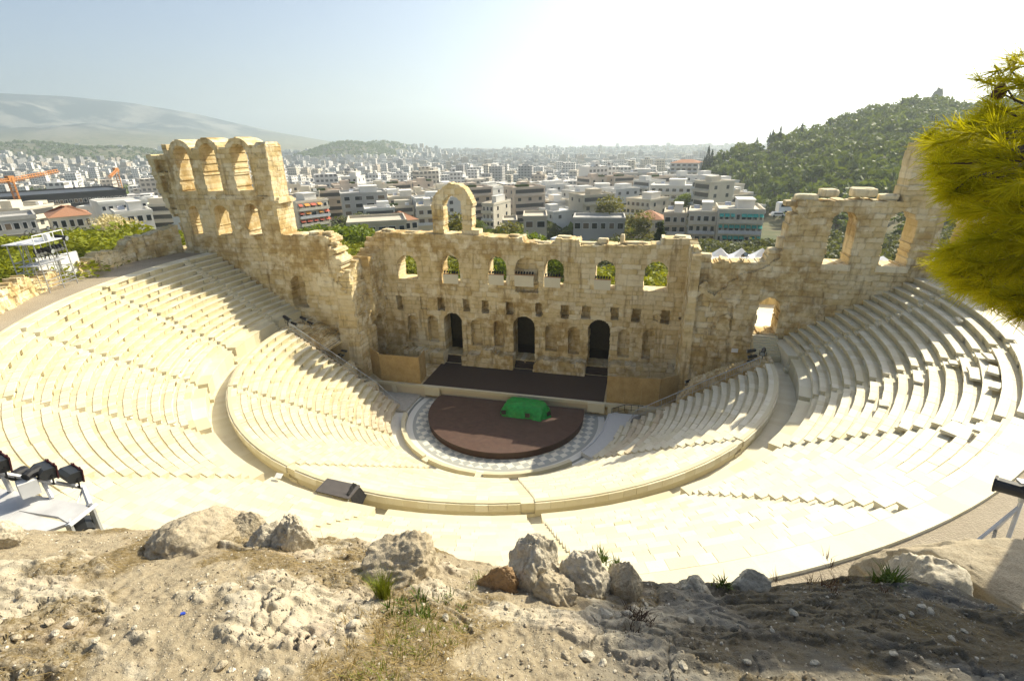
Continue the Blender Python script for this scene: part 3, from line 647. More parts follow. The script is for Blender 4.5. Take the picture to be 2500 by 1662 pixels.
# grand piano shape under a green tarpaulin
tp = thing('covered_piano', 'bulky stage piece wrapped in a bright green tarpaulin with dark straps', 'covered piano', (2.4, 0, .74))
def drape():
    n, m = 96, 15; V = []; F = []
    base = [(-.35, -.9), (.2, -1.35), (1.6, -1.35), (2.9, -1.25), (4.2, -1.62), (4.9, -.4), (4.85, .95), (4.1, 1.45), (2.0, 1.6), (.2, 1.55), (-.35, .6)]
    top = [(.15, -.35), (.5, -.75), (1.6, -.78), (2.9, -.72), (3.95, -.75), (4.35, -.2), (4.3, .7), (3.9, 1.2), (2.0, 1.4), (.4, 1.4), (.1, .5)]
    def loop(P, t):
        P = np.array(P+[P[0]]); L = np.r_[0, np.cumsum(np.hypot(*np.diff(P, axis=0).T))]; s = (t % 1)*L[-1]
        return np.stack([np.interp(s, L, P[:, 0]), np.interp(s, L, P[:, 1])], 1)
    t = np.linspace(0, 1, n, endpoint=False); Bq, Tq = loop(base, t), loop(top, t)
    for r in range(m):
        k = r/(m-1)
        if r < 10:
            h = k/(9/(m-1)); P = Bq*(1-h**1.2)+Tq*h**1.2; amp = .26*(1-h*.75)
            f = fbm(t*26, np.full(n, h*1.6), seed=3, oct=3); nrm = P-np.array([2.2, .1]); nrm /= np.linalg.norm(nrm, axis=1)[:, None]
            P = P+nrm*(f*amp)[:, None]; z = .74+.03+h*1.0-(.12*(1-h))*np.maximum(0, fbm(t*15, np.full(n, 2.2), seed=8))
        else:
            h = (k-9/(m-1))/(1-9/(m-1)); c = np.array([2.2, .35]); P = Tq*(1-h)+c*h
            z = .74+1.03+.16*np.sqrt(h)+fbm(P[:, 0]*1.6, P[:, 1]*2.2, seed=12)*.07
        z = np.broadcast_to(z, (n,)); V += [(P[i, 0], P[i, 1], z[i]) for i in range(n)]
    for r in range(m-1):
        for i in range(n): F.append((r*n+i, r*n+(i+1) % n, (r+1)*n+(i+1) % n, (r+1)*n+i))
    return V, F
V, F = drape(); adj(mesh('tarpaulin', V, F, MAT['tarp'], smooth=True), tp)
for x, y, r_ in ((.15, -1.28, .3), (2.75, -1.42, 0), (4.86, -.55, 1.1)):
    mb = MB(); mb.box((x, y, 1.25), (.5, .10, .42), rz=r_, tilt=Matrix.Rotation(-.3, 3, 'X')); adj(mb.build('strap', MAT['black']), tp)
# ramp on the right side of the orchestra
rp = thing('ramp', 'pale grey curved ramp leading up beside the right end of the seats', 'ramp', (11, -2, 0))
Lp = [hz(*G4(x, y), z) for x, y, z in ((2190, 425, .95), (2100, 440, .93), (2075, 500, .88), (2040, 600, .72), (1950, 710, .55), (1840, 795, .42))]
Rp = [hz(*G4(x, y), z) for x, y, z in ((2400, 440, .95), (2330, 470, .93), (2290, 540, .88), (2215, 650, .72), (2110, 760, .55), (1985, 880, .42))]
V = [tuple(p) for p in Lp]+[tuple(p) for p in Rp]; V += [(p[0], p[1], -.1) for p in V]; n = 6
F = [(i, i+1, n+i+1, n+i) for i in range(5)]+[(2*n+i, i, i+1, 2*n+i+1) for i in range(5)]+[(n+i, 3*n+i, 3*n+i+1, n+i+1) for i in range(5)]+[(5, 11, 23, 17)]
adj(mesh('ramp_surface', V, F, MAT['ramp']), rp)
mb = MB()
for i in range(5): mb.tube([Lp[i]+[0, 0, .06], Lp[i+1]+[0, 0, .06]], .06, 6)
adj(mb.build('kerb', MAT['grey']), rp)
# stair rails along the stepped ends of the lower tier
def rail(name, label, pts, h, gap, post, loc, cat='handrail'):
    o = thing(name, label, cat, loc); mb = MB(); mb.tube(pts, .035, 6); adj(mb.build('top_rail', MAT['steel']), o)
    mb = MB(); mb.tube([(p[0], p[1], p[2]-h+.12) for p in pts], .02, 5); adj(mb.build('bottom_rail', MAT['steel']), o)
    P = np.array(pts); L = np.r_[0, np.cumsum(np.linalg.norm(np.diff(P, axis=0), axis=1))]
    s = 0; k = 0; bal = MB()
    while s <= L[-1]:
        p = [float(np.interp(s, L, P[:, i])) for i in range(3)]
        if k % post == 0:
            mb = MB(); mb.tube([(p[0], p[1], p[2]-h-.1), p], .028, 5); adj(mb.build('post', MAT['steel']), o)
        else: bal.tube([(p[0], p[1], p[2]-h+.12), p], .012, 4)
        s += gap; k += 1
    adj(bal.build('balusters', MAT['steel']), o); return o
zl = lambda x: 8.82-.638*(24.55-x)
rail('stair_rail', 'grey metal rail running down the left end of the lower seats', [(-24.4, YEL+.1, zl(24.4)+.75), (-14.6, YEL+.05, zl(14.6)+.85), (-13.3, YEL, zl(13.6)+.35), (-11.6, YEL-.1, .9)], .8, .16, 10, (-19, YEL, 4))
rail('stair_rail', 'grey metal rail running down the right end of the lower seats', [(24.2, YER+.15, zl(24.2)+.75), (13.6, YER+.1, zl(13.6)+.8), (13.0, YER+.1, 1.3)], .8, .18, 9, (19, YER, 4))
o = rail('ramp_rail', 'short dark rail at the top of the grey ramp', [(11.2, 1.9, 1.25), (12.6, 2.2, 1.75), (14.4, 2.2, 1.78)], .7, .7, 1, (12.6, 2.1, 1))
for ch in o.children: ch.data.materials[0] = MAT['black']
# window lamp boxes: pale panel and a row of little lamps in five windows
WP = [(738, 835, 965, 1027, 'second window from the left'), (1027, 1124, 968, 1035, 'third window from the left'), (1193, 1315, 970, 1046, 'closed middle window'), (1382, 1484, 985, 1052, 'window right of the middle one'), (1700, 1803, 1000, 1068, 'second window from the right')]
for a, b, c_, d_, lab in WP:
    x0, zt = s2(a, c_); x1, zb_ = s2(b, d_); y = YS-.06 if lab[0] != 'c' else YS-.08
    o = thing('window_panel', 'pale stone panel set across the sill of the '+lab, 'panel', ((x0+x1)/2, y, zb_), 0, 'sill panels in the stage wall windows')
    mb = MB(); mb.box(((x0+x1)/2, y, (zt+zb_)/2), (x1-x0, .14, zt-zb_), tone=.15); adj(mb.build('slab', MAT['marble']), o)
    mb = MB(); mb.box(((x0+x1)/2+.05, y+.15, zt+.03), (x1-x0+.1, .14, .07)); adj(mb.build('lamp_rail', MAT['rust']), o)
    n = 6 if lab[0] != 'c' else 7
    for k in range(n):
        x = x0+.15+(x1-x0-.3)*k/(n-1)
        l = thing('lamp', 'black lamp in the row on the '+lab+' panel', 'lamp', (x, y+.15, zt+.07), 0, 'stage lamps on the window sills')
        mb = MB(); mb.tube([(0, 0, 0), (0, 0, .1)], .03, 6); mb.tube([(0, -.10, .15), (0, .02, .21), (0, .14, .27)], .085, 8, .11); mb.box((0, 0, .12), (.24, .04, .05)); mesh('housing', mb.v, mb.f, MAT['black'], l)
# stage lamps at the seat ends
def par_can(name, label, p, aim, s=1.0, group=None, cat='stage lamp'):
    o = thing(name, label, cat, p, 0, group); a = Vector(aim).normalized()*s
    mb = MB(); mb.tube([-a*.32, -a*.22, a*.28, a*.33], .11*s, 10, .17*s); mb.tube([-a*.36, -a*.31], .06*s, 8); mesh('housing', mb.v, mb.f, MAT['black'], o)
    mb = MB(); u = Vector(aim).normalized().cross(Vector((0, 0, 1))).normalized()*.2*s
    mb.tube([u, u+Vector((0, 0, -.3*s)), -u+Vector((0, 0, -.3*s)), -u], .022*s, 4); mb.tube([(0, 0, -.3*s), (0, 0, -.62*s)], .03*s, 5); mesh('yoke', mb.v, mb.f, MAT['char'], o)
    mb = MB(); mb.tube([a*.335, a*.345], .14*s, 10); mesh('lens', mb.v, mb.f, MAT['lens'], o); return o
for k, (px, py, y, aim, s, lab) in enumerate([(980, 890, -.6, (.6, -.1, -.3), 1.5, 'tallest black stage lamp at the top of the left stair rail'), (1050, 940, -.2, (.9, .1, -.35), 1.1, 'black stage lamp lying low behind the top of the left rail'), (1140, 890, .8, (.9, .0, -.3), 1.25, 'black stage lamp against the left wing wall'), (1205, 932, 1.0, (.9, .1, -.3), 1.1, 'smaller black stage lamp on the grey stone ledge'), (1530, 1200, 1.5, (.8, .3, -.2), 1.0, 'black stage lamp in the left vault, upper of a pair'), (1500, 1240, 1.5, (.8, .3, -.2), 1.0, 'black stage lamp in the left vault, lower of a pair'),
        (1230, 1205, 1.6, (-.3, -.9, -.2), 1.5, 'round black stage lamp facing out at the top of the right rail'), (1115, 1200, 2.0, (-.9, -.1, -.2), 1.2, 'topmost of the black lamps stacked beside the right stair'), (1125, 1255, 2.0, (-.9, -.1, -.25), 1.2, 'middle black lamp stacked beside the right stair'), (1115, 1300, 2.0, (-.9, 0, -.3), 1.2, 'lowest black lamp stacked beside the right stair'),
        (512, 1490, 2.9, (-.8, -.4, -.2), 1.0, 'black lamp by the right board screen, upper of the stack'), (512, 1530, 2.9, (-.8, -.4, -.2), 1.0, 'black lamp by the right board screen, lower of the stack')]):
    f = q45 if k < 6 else q15; p = hy(*f(px, py), y); par_can('stage_lamp', lab, p, aim, s, 'black stage lamps beside the seats')
par_can('stage_lamp', 'black floodlight clamped high on the right corner of the stage wall', hy(*q15(560, 195), YS-.5), (-.3, -.8, -.5), 1.5)
par_can('stage_lamp', 'black floodlight half way down the right corner of the stage wall', hy(*q15(462, 1180), YS-1.2), (-.6, -.8, -.3), 1.5)
par_can('stage_lamp', 'small floodlight standing on the low part of the right wing wall', hy(*q15(1048, 285), YR+1.2), (.1, -.8, .3), 1.3)
# notice plate on the right wing wall
p = hy(*q15(955, 1197), YR-.08); o = thing('notice_plate', 'small white notice plate fixed to the right wing wall', 'sign', p)
mb = MB(); mb.box((0, 0, 0), (.62, .05, .42)); mesh('plate', mb.v, mb.f, MAT['white'], o)
# stone ledge and vault stump at the left seat ends
vs = thing('vault_stump', 'grey remains of a vaulted entrance between the left seats and the wing wall', 'ruin', (-23, 1.4, 0))
def cls_v(U, Z): return np.where((Z > np.interp(U, [-27, -24.2, -22.6, -20.6, -19.4], [8.4, 7.9, 7.3, 5.6, 3.2])+jag(U, Z, 61, .3)), np.inf, np.where(arch_in(U, Z, -23.4, -19.9, 0, 6.0), np.inf, 0))
adj(wall('vault', ((0, .2), (1, 0), (0, 1)), -28.5, -19.2, 0, 9, cls_v, 3.9, MAT['wall'], None, .12, 95, .1, True, (.4, .6), (.5, 1.0), .12), vs)
mb = MB(); mb.box((-21.7, 3.0, 3), (3.5, .3, 6), tone=.3); adj(mb.build('vault_back', MAT['wall']), vs)
for k, (x, y) in enumerate(((-25.2, 1.2), (-24.6, 2.2), (-23.3, 1.0))):
    mb = MB(); mb.tube([(x-.9, y, 8.15-.5*k), (x+.9, y+.1, 8.05-.5*k)], .42, 10, tone=.8); adj(mb.build('column_drum', MAT['wall_pale']), vs)
o = thing('stone_drum', 'broken white stone drum standing by the left board screen', 'stone', (-16.2, .5, .3))
mb = MB(); mb.tube([(0, 0, 0), (0, 0, .9), (0, 0, 1.75)], 1.0, 12, .8, tone=.6); mesh('drum', mb.v, mb.f, MAT['wall_pale'], o, tone=[.6]*len(mb.f))
# sloping plastered wall top beside the right seats
def cls_sl(U, Z): return np.where(Z > np.interp(U, [17.8, 19.0, 24.5, 25.5], [3.2, 5.4, 8.2, 8.4]), np.inf, 0)
o = thing('sloping_wall', 'sloping plaster topped wall rising behind the right seat ends', 'wall', (21.5, 1.0, 0)); adj(wall('wall', ((0, .9), (1, 0), (0, 1)), 17.6, 25.6, 0, 8.6, cls_sl, 1.7, MAT['wall_pale'], None, .12, 97, .05, True), o)
# dark platform with a cloth on the walkway
o = thing('lighting_platform', 'dark grey rostrum table with a black cloth thrown over one corner, on the seats', 'platform', (-3.6, -25.2, 8.4))
tc = [hz(*Zm(700, 1100, 3.932)(x, y), 9.35) for x, y in ((390, 262), (705, 330), (595, 460), (272, 382))]
mb = MB(); mb.prism([(p[0], p[1]) for p in tc], 9.27, 9.35); adj(mb.build('table_top', plain('rostrum_board', (.085, .075, .07), .6)), o)
for p in tc:
    mb = MB(); c_ = np.mean([t_[:2] for t_ in tc], 0); q_ = p[:2]+(c_-p[:2])*.06; mb.tube([(q_[0], q_[1], 7.7), (q_[0], q_[1], 9.27)], .03, 5); adj(mb.build('leg', MAT['steel']), o)
V = []; F = []; nn = 12
pa, pb, pc = tc[1], tc[2], tc[0]
for i in range(nn):
    for j in range(nn):
        s_, t_ = i/(nn-1), j/(nn-1); P = pa*(1-s_)+(pa*.12+pb*.88)*s_ if True else 0
        P = (pa*.78+pc*.22)*(1-t_)*(1-s_)+pa*t_*(1-s_)+((pb*.9+pa*.1)*.75+.25*np.mean([pc, pb], 0))*(1-t_)*s_+(pb*.85+pa*.15)*t_*s_
        P = np.array(P); out = max(0, t_-.55)/.45; d_ = (pa-pc); d_ = d_/np.linalg.norm(d_)
        V.append((P[0]+d_[0]*out*.35, P[1]+d_[1]*out*.35, 9.375-out*1.25*(.55+.45*s_)+.05*float(vnoise(i*.8, j*.8, seed=4))+.03))
for i in range(nn-1):
    for j in range(nn-1): F.append((i*nn+j, i*nn+j+1, (i+1)*nn+j+1, (i+1)*nn+j))
adj(mesh('cloth', V, F, MAT['cloth'], smooth=True), o)
# reading stand
b = hz(*Zm(0, 1062, 1.8872)(1280, 262), 8.4)
o = thing('reading_stand', 'thin stand with a tilted white board left of the dark platform', 'sign stand', b)
mb = MB(); mb.tube([(0, 0, 0), (-.1, .25, .5), (.05, .2, .95)], .02, 5); mb.tube([(-.2, -.1, 0), (.2, .1, 0)], .02, 4); mesh('post', mb.v, mb.f, MAT['steel'], o)
mb = MB(); mb.box((.12, .22, 1.05), (.45, .32, .03), tilt=Matrix.Rotation(.5, 3, 'X')); mesh('board', mb.v, mb.f, MAT['white'], o)
# loose marble slabs lying on the right hand seats
z6 = Zm(1600, 600, 2.6133); z31 = Zm(2100, 900, 3.92)
def seat_pt(px, py):
    d = ray(px, py); lo_, hi_ = 9.0, 17.0
    g = lambda z: (lambda p: z-(UZ0-.05-.647*(UR0-math.hypot(p[0], p[1]))-.1))(CAM+d*((z-CAM[2])/d[2]))
    for _ in range(40):
        m_ = (lo_+hi_)/2
        if g(m_) > 0: hi_ = m_
        else: lo_ = m_
    return CAM+d*((lo_-CAM[2])/d[2])
SL = [(z6(1935, 480), .9, .25, 'small marble slab tipped forward on the top right row'), (z6(1895, 755), .7, .45, 'marble slab lying across the top of the steps, upper right'), (z6(1680, 870), .75, .5, 'thin marble slab on a right hand seat, left of the stacked pair'), (z6(2030, 810), 1.1, .55, 'upper marble slab of a pair on a right hand seat'), (z6(2035, 845), 1.0, .5, 'lower marble slab of a pair on a right hand seat'), (z6(2130, 720), 1.1, .5, 'marble slab on the third row from the top, far right'), (z6(2155, 805), 1.3, .55, 'long marble slab leaning on the far right row'), (z6(2170, 905), 1.0, .45, 'single marble slab farthest down the far right row'), (z6(1455, 1015), .9, .5, 'marble slab where shade meets sun on the right seats'), (z6(1380, 985), .6, .4, 'small marble slab beside the shade edge on the right seats'), (z6(1600, 1130), .9, .5, 'marble slab at the head of the right stair, upper of three'), (z6(1590, 1160), .9, .5, 'marble slab at the head of the right stair, middle of three'), (z6(1905, 1180), 1.5, .7, 'broad broken marble slab beside the right stair'), (z6(2075, 1180), .9, .5, 'marble slab right of the broad broken one')]
for (px, py), l, wd, lab in SL:
    p = seat_pt(px, py); a = math.atan2(p[1], p[0])
    o = thing('marble_slab', lab, 'slab', (p[0], p[1], p[2]+.1), a+math.pi/2+random.uniform(-.25, .25), 'loose marble slabs on the right seats')
    mb = MB(); mb.box((0, 0, .0), (l, wd, .14), taper=.97, tilt=Matrix.Rotation(random.uniform(-.12, .12), 3, 'X')); mesh('slab', mb.v, mb.f, MAT['marble'], o, tone=[.2]*len(mb.f))
HAZE = 2.1e-4
# ================================================================== LAND, CITY, TREES
def sil(pts): 
    a = sorted(azel(*disp(x, y)) for x, y in pts); return np.array([p[0] for p in a]), np.array([p[1] for p in a])
MT_A, MT_E = sil([(-60, 212), (0, 215), (150, 222), (300, 237), (450, 262), (560, 288), (650, 307), (760, 326), (850, 340), (930, 352)])
HL_A, HL_E = sil([(1540, 414), (1590, 393), (1630, 370), (1700, 344), (1800, 323), (1880, 305), (1960, 283), (2030, 263), (2100, 256), (2160, 259), (2230, 262), (2359, 248), (2500, 243)])
HDR = ([3, 12, 20, 33, 50], [440, 450, 480, 520, 560])
TD = np.log(np.array([4, 60, 110, 200, 300, 600, 1000, 2000, 3000, 3700.]))
TA = np.array([-100, -75, -62, -52, -45, -38, -28, -18, -8, 2, 12, 22, 35, 60.])
TZ = np.array([[-6, 9, 6, -2, -10, -22, -26, -8, 30, 112], [-6, 9, 6, -2, -10, -22, -26, -8, 30, 112], [-6, 8, 5, -5, -11, -24, -28, -14, 20, 100], [-6, 4, 0, -8, -13, -25, -30, -20, 5, 68],
    [-6, -4, -6, -10, -14, -26, -32, -28, -8, 38], [-6, -6, -8, -11, -15, -27, -34, -32, -20, 8], [-6, -6, -8, -12, -16, -28, -36, -36, -26, -45], [-6, -6, -8, -12, -16, -28, -36, -38, -26, -60], [-6, -6, -8, -12, -16, -27, -35, -38, -27, -60],
    [-6, -6, -8, -11, -15, -24, -32, -36, -27, -60], [-6, -6, -8, -9, -11, -15, -22, -36, -28, -60], [-6, -6, -7, -7, -8, -10, -20, -36, -30, -60], [-6, -6, -6, -6, -8, -10, -20, -36, -30, -60], [-6, -6, -6, -6, -8, -10, -20, -36, -30, -60.]])
def H(x, y):
    x = np.asarray(x, float)-CAM[0]; y = np.asarray(y, float)-CAM[1]; d = np.maximum(np.hypot(x, y), 4.01); a = np.degrees(np.arctan2(x, y))
    ld_ = np.log(np.minimum(d, 3699)); i = np.clip(np.searchsorted(TA, a)-1, 0, len(TA)-2); fa = np.clip((a-TA[i])/(TA[i+1]-TA[i]), 0, 1)
    j = np.clip(np.searchsorted(TD, ld_)-1, 0, len(TD)-2); fd = np.clip((ld_-TD[j])/(TD[j+1]-TD[j]), 0, 1); fd = fd*fd*(3-2*fd)
    z = (TZ[i, j]*(1-fd)+TZ[i, j+1]*fd)*(1-fa)+(TZ[i+1, j]*(1-fd)+TZ[i+1, j+1]*fd)*fa
    front = (np.abs(a) < 100)
    mz = 28+5300*np.tan(np.radians(np.interp(a, MT_A, MT_E, left=5.4, right=-1.5)))
    t = np.clip((d-3500)/(5300-3500), 0, 1.2); t2 = np.where(t < 1, t**1.25, 1-(t-1)*.8)
    nz = fbm(x/600., y/600., seed=31, oct=5)
    z = np.where(d > 3500, z*(1-np.minimum(t, 1))+mz*t2+nz*np.maximum(mz, 0)*.42*np.sin(np.clip(t, 0, 1)*math.pi), z)
    he = np.interp(a, HL_A, HL_E); dr = np.interp(a, *HDR); d0_ = np.interp(a, [3.5, 7, 10, 16, 22], [400, 370, 320, 235, 150])
    hzv = 28+dr*np.tan(np.radians(he)); w = sstep(2.8, 4.6, a)*(a < 75)
    up_ = np.clip((d-d0_)/(dr-d0_), 0, 1); prof = np.where(d < dr, up_**1.15, np.maximum(0, 1-((d-dr)/330)**2))
    z = z+w*prof*np.maximum(0, hzv-(-10))*front
    for px, py, dd, r_, hh in ((800, 356, 2300, 190, 58), (880, 354, 2600, 220, 56), (270, 352, 2300, 240, 40), (70, 348, 2600, 220, 46)):
        p = hd(*disp(px, py), dd); q = np.hypot(x+CAM[0]-p[0], y+CAM[1]-p[1])/r_; z = z+hh*np.exp(-q*q*1.3)
    return z
az = np.radians(np.concatenate([np.arange(-180, -80, 10), np.arange(-80, 66, .5), np.arange(70, 181, 10)])); dd = np.exp(np.linspace(math.log(30), math.log(8000), 150))
A_, D_ = np.meshgrid(az, dd); X_ = CAM[0]+D_*np.sin(A_); Y_ = CAM[1]+D_*np.cos(A_); Zt = H(X_, Y_)
V = np.stack([X_.ravel(), Y_.ravel(), Zt.ravel()], 1); na = len(az); nd = len(dd)
I, J = np.meshgrid(np.arange(nd-1), np.arange(na-1), indexing='ij'); b0 = (I*na+J).ravel()
F = np.stack([b0, b0+1, b0+na+1, b0+na], 1)
def land_mat():
    t = NT('land'); n = t.noise(.004, 6, .6); m_ = t.noise(.03, 6, .65); f = t.noise(.5, 5, .7); gm = t.n('ShaderNodeNewGeometry'); sp = t.n('ShaderNodeSeparateXYZ'); t.l(gm.outputs['Position'], sp.inputs[0])
    c = t.mix(t.rng(m_, .4, .6), (.085, .10, .04), (.20, .17, .10)); c = t.mix(t.rng(f, .45, .7, 0, .5), c, (.06, .075, .03))
    h = t.rng(sp.outputs[2], 60, 150); mt = t.mix(t.rng(n, .47, .60), (.035, .055, .065), (.21, .21, .19)); c = t.mix(h, c, mt)
    return t.done(c, .95)
MAT['land'] = land_mat()
tag(mesh('ground', V, F, MAT['land'], smooth=True), kind='structure')

# ---------------------------------------------------------------- leaves
def leaf_mat(name, c, tr=.35, v=.35):
    t = NT(name); n = t.noise(.6, 4); tn = t.attr('tone')
    cc = t.mix(t.rng(n, .3, .7), tuple(q*(1-v) for q in c), tuple(q*(1+v) for q in c)); cc = t.mix(t.math('MULTIPLY', tn, .55), cc, tuple(q*1.9 for q in c))
    t.set(t.b.inputs['Base Color'], cc); t.b.inputs['Roughness'].default_value = .6; t.b.inputs['Specular IOR Level'].default_value = .25
    tl = t.n('ShaderNodeBsdfTranslucent'); mx = t.n('ShaderNodeMixShader'); mx.inputs[0].default_value = tr
    t.l(t.mix(1, cc, (1.5, 1.35, .5), 'MULTIPLY'), tl.inputs[0]); t.l(t.b.outputs[0], mx.inputs[1]); t.l(tl.outputs[0], mx.inputs[2]); t.l(mx.outputs[0], t.out.inputs['Surface']); return t.m
MAT['pine'] = leaf_mat('pine_leaf', (.17, .19, .012)); MAT['broad'] = leaf_mat('broad_leaf', (.10, .14, .016)); MAT['olive'] = leaf_mat('olive_leaf', (.085, .10, .045)); MAT['cyp'] = leaf_mat('cypress_leaf', (.028, .042, .014), .15)
MAT['wood'] = leaf_mat('far_leaf', (.085, .118, .018), .3); MAT['dry'] = leaf_mat('pale_bloom', (.50, .44, .27), .2)
MAT['bark'] = plain('bark', (.10, .07, .045), .95)
def clump_tris(P, N, size, rg):
    """small leaf-cluster quads round the points P"""
    n = len(P); a = rg.normal(size=(n, 3)); a += N*.6; a /= np.linalg.norm(a, axis=1)[:, None]
    b = np.cross(a, rg.normal(size=(n, 3))); b /= np.linalg.norm(b, axis=1)[:, None]; c = np.cross(a, b)
    s = (size*rg.uniform(.55, 1.35, n))[:, None]
    V = np.stack([P+b*s, P+c*s*.55, P-b*s, P-c*s*.55], 1).reshape(-1, 3); return V, np.arange(4*n).reshape(n, 4)
def crown_points(kind, rg, n):
    """centres on many sub-clumps so that the crown has gaps and an uneven outline"""
    if kind == 'cypress':
        z = rg.uniform(0, 1, n); r = .105*np.sin(np.clip(z*1.02+.02, 0, 1)*math.pi)**.55*(1-z*.45)*rg.uniform(.5, 1.15, n); th = rg.uniform(0, 6.283, n)
        P = np.stack([r*np.cos(th), r*np.sin(th), .05+z*.97], 1); return P, np.stack([np.cos(th), np.sin(th), th*0+.4], 1), rg.random(n)
    k = {'pine': 15, 'olive': 17, 'broad': 20}[kind]; C = []
    for i in range(k):
        th = rg.uniform(0, 6.283); 
        if kind == 'pine': r = rg.uniform(.05, .40); z = rg.uniform(.46, .90)-r*.25; s = rg.uniform(.10, .20)
        elif kind == 'olive': r = rg.uniform(.05, .40); z = rg.uniform(.30, .82)-r*.2; s = rg.uniform(.13, .23)
        else: z = rg.uniform(.28, .92); r = rg.uniform(.0, .34)*math.sin(min(1, (1.05-z)*1.6)*1.57); s = rg.uniform(.10, .19)
        C.append((r*math.cos(th), r*math.sin(th), z, s))
    C = np.array(C); ix = rg.integers(0, k, n); u = rg.normal(size=(n, 3)); u /= np.linalg.norm(u, axis=1)[:, None]
    u[:, 2] = np.where(u[:, 2] < -.35, -u[:, 2], u[:, 2]); rr = C[ix, 3]*rg.uniform(.62, 1.08, n)
    P = C[ix, :3]+u*rr[:, None]*np.array([1, 1, .72]); return P, u, _hash(ix, ix*0, ix*0, int(rg.integers(99)))*.7+rg.random(n)*.3
def make_tree(name, kind, mat, n, size, seed, h=1.0):
    rg = np.random.default_rng(seed); root = thing(name, None, None)
    P, N, T = crown_points(kind, rg, n); V, F = clump_tris(P*h, N, size, rg); mesh('crown', V, F, mat, root, tone=T)
    mb = MB()
    if kind == 'cypress': mb.tube([(0, 0, -.05*h), (0, 0, .3*h)], .02*h, 6, .012*h)
    else:
        mb.tube([(0, 0, -.08*h), (.01*h, .0, .25*h), (-.01*h, .02*h, .62*h)], .028*h, 7, .012*h)
        for k in range(6):
            a = k*1.05+rg.uniform(0, .5); mb.tube([(0, 0, (.22+.05*k)*h), (.13*h*math.cos(a), .13*h*math.sin(a), (.42+.05*k)*h), (.27*h*math.cos(a), .27*h*math.sin(a), (.55+.05*k)*h)], .013*h, 5, .004*h)
    mb.build('trunk', MAT['bark'], root); return root
class Kind:
    def __init__(s, name, kind, mat, n, size, seeds, h): s.p = [make_tree(name, kind, mat, n, size, sd_, h) for sd_ in seeds]; s.used = [False]*len(s.p); s.k = 0; s.h = h
    def put(s, loc, height, label, group=None, cat='tree', squash=1.0):
        i = s.k % len(s.p); s.k += 1
        o = s.p[i] if not s.used[i] else copy_tree(s.p[i]); s.used[i] = True
        f = height/s.h; o.scale = (f*squash, f*squash, f); o.location = [float(v) for v in loc]; o.rotation_euler.z = random.uniform(0, 6.28)
        for k in ('group',):
            if k in o: del o[k]
        return tag(o, label, cat, group)
PINE = Kind('pine_tree', 'pine', MAT['pine'], 5200, .155, (1, 2, 3), 9.0); BROAD = Kind('leafy_tree', 'broad', MAT['broad'], 4200, .16, (4, 5), 9.0); OLIVE = Kind('olive_tree', 'olive', MAT['olive'], 3000, .15, (6, 7, 8), 6.0)
CYP = Kind('cypress_tree', 'cypress', MAT['cyp'], 900, .28, (9, 10), 10.0); YEL = Kind('poplar_tree', 'broad', leaf_mat('yellow_leaf', (.13, .13, .03)), 3600, .16, (11,), 9.0); DRY = Kind('blossom_tree', 'broad', MAT['dry'], 2400, .13, (12,), 8.0)
def top_at(x, y, d): p = hd(*disp(x, y), d); return p     # where a top seen at (x,y) stands at distance d
def put_top(K, x, y, d, label, group=None, sq=1.0, zmin=None):
    p = top_at(x, y, d); g = float(H(p[0], p[1])); g = g if zmin is None else max(g, zmin); h = max(2.2, p[2]-g); return K.put((p[0], p[1], g), h, label, group, squash=sq)
ORD = ['first', 'second', 'third', 'fourth', 'fifth', 'sixth', 'seventh', 'eighth', 'ninth', 'tenth', 'eleventh', 'twelfth', 'thirteenth', 'fourteenth', 'fifteenth', 'sixteenth', 'seventeenth', 'eighteenth', 'nineteenth', 'twentieth', 'fourth from the right', 'third from the right', 'second from the right', 'rightmost']
# pine grove left, behind the lighting scaffold
gl = [(-15, 570, 74), (8, 528, 84), (22, 566, 74), (40, 538, 80), (62, 575, 72), (76, 512, 92), (104, 500, 98), (118, 548, 78), (140, 530, 84), (166, 552, 76), (182, 512, 92), (204, 520, 88), (226, 540, 80), (255, 522, 88), (276, 535, 82), (300, 500, 94), (318, 494, 92), (338, 505, 84), (240, 508, 106), (150, 500, 110), (368, 520, 88), (352, 512, 98), (50, 505, 104)]
for k, (x, y, d) in enumerate(gl):
    if d > 100: put_top(OLIVE, x, y, d, 'dull olive tree in the back row of the pine grove, %s' % ('nearest the tower' if x > 200 else 'behind the scaffold' if x > 100 else 'at the left edge'), 'trees behind the lighting scaffold', 1.3)
    else: put_top(PINE, x, y, d, 'bright yellow green pine behind the scaffold, %s of the grove' % ORD[sorted(g[0] for g in gl).index(x)], 'trees behind the lighting scaffold', 1.5)
put_top(DRY, 240, 497, 150, 'cream blossoming tree standing above the pine grove left of the tower', None, .8); put_top(DRY, 268, 506, 140, 'smaller cream blossoming tree above the pines, nearest the tower')
# behind the gap between the tower and the stage wall
for x, y, d, K, lab in [(700, 535, 107, PINE, 'bright pine just right of the tower, leftmost in the gap'), (735, 520, 117, BROAD, 'rounded green tree in the gap right of the tower'), (770, 540, 100, PINE, 'pine in the middle of the gap right of the tower'), (800, 528, 104, BROAD, 'dense dark green tree at the left end of the stage wall'), (838, 520, 96, PINE, 'tallest bright pine at the left end of the stage wall'), (835, 472, 170, OLIVE, 'big grey green tree in front of the grey apartment block'), (790, 505, 140, PINE, 'wide flat pine above the tan terrace roof'), (815, 560, 94, OLIVE, 'low grey olive close behind the broken return wall'), (715, 565, 92, PINE, 'low pine peeping over the broken wing wall')]: put_top(K, x, y, d, lab, 'trees behind the stage wall', 1.3)
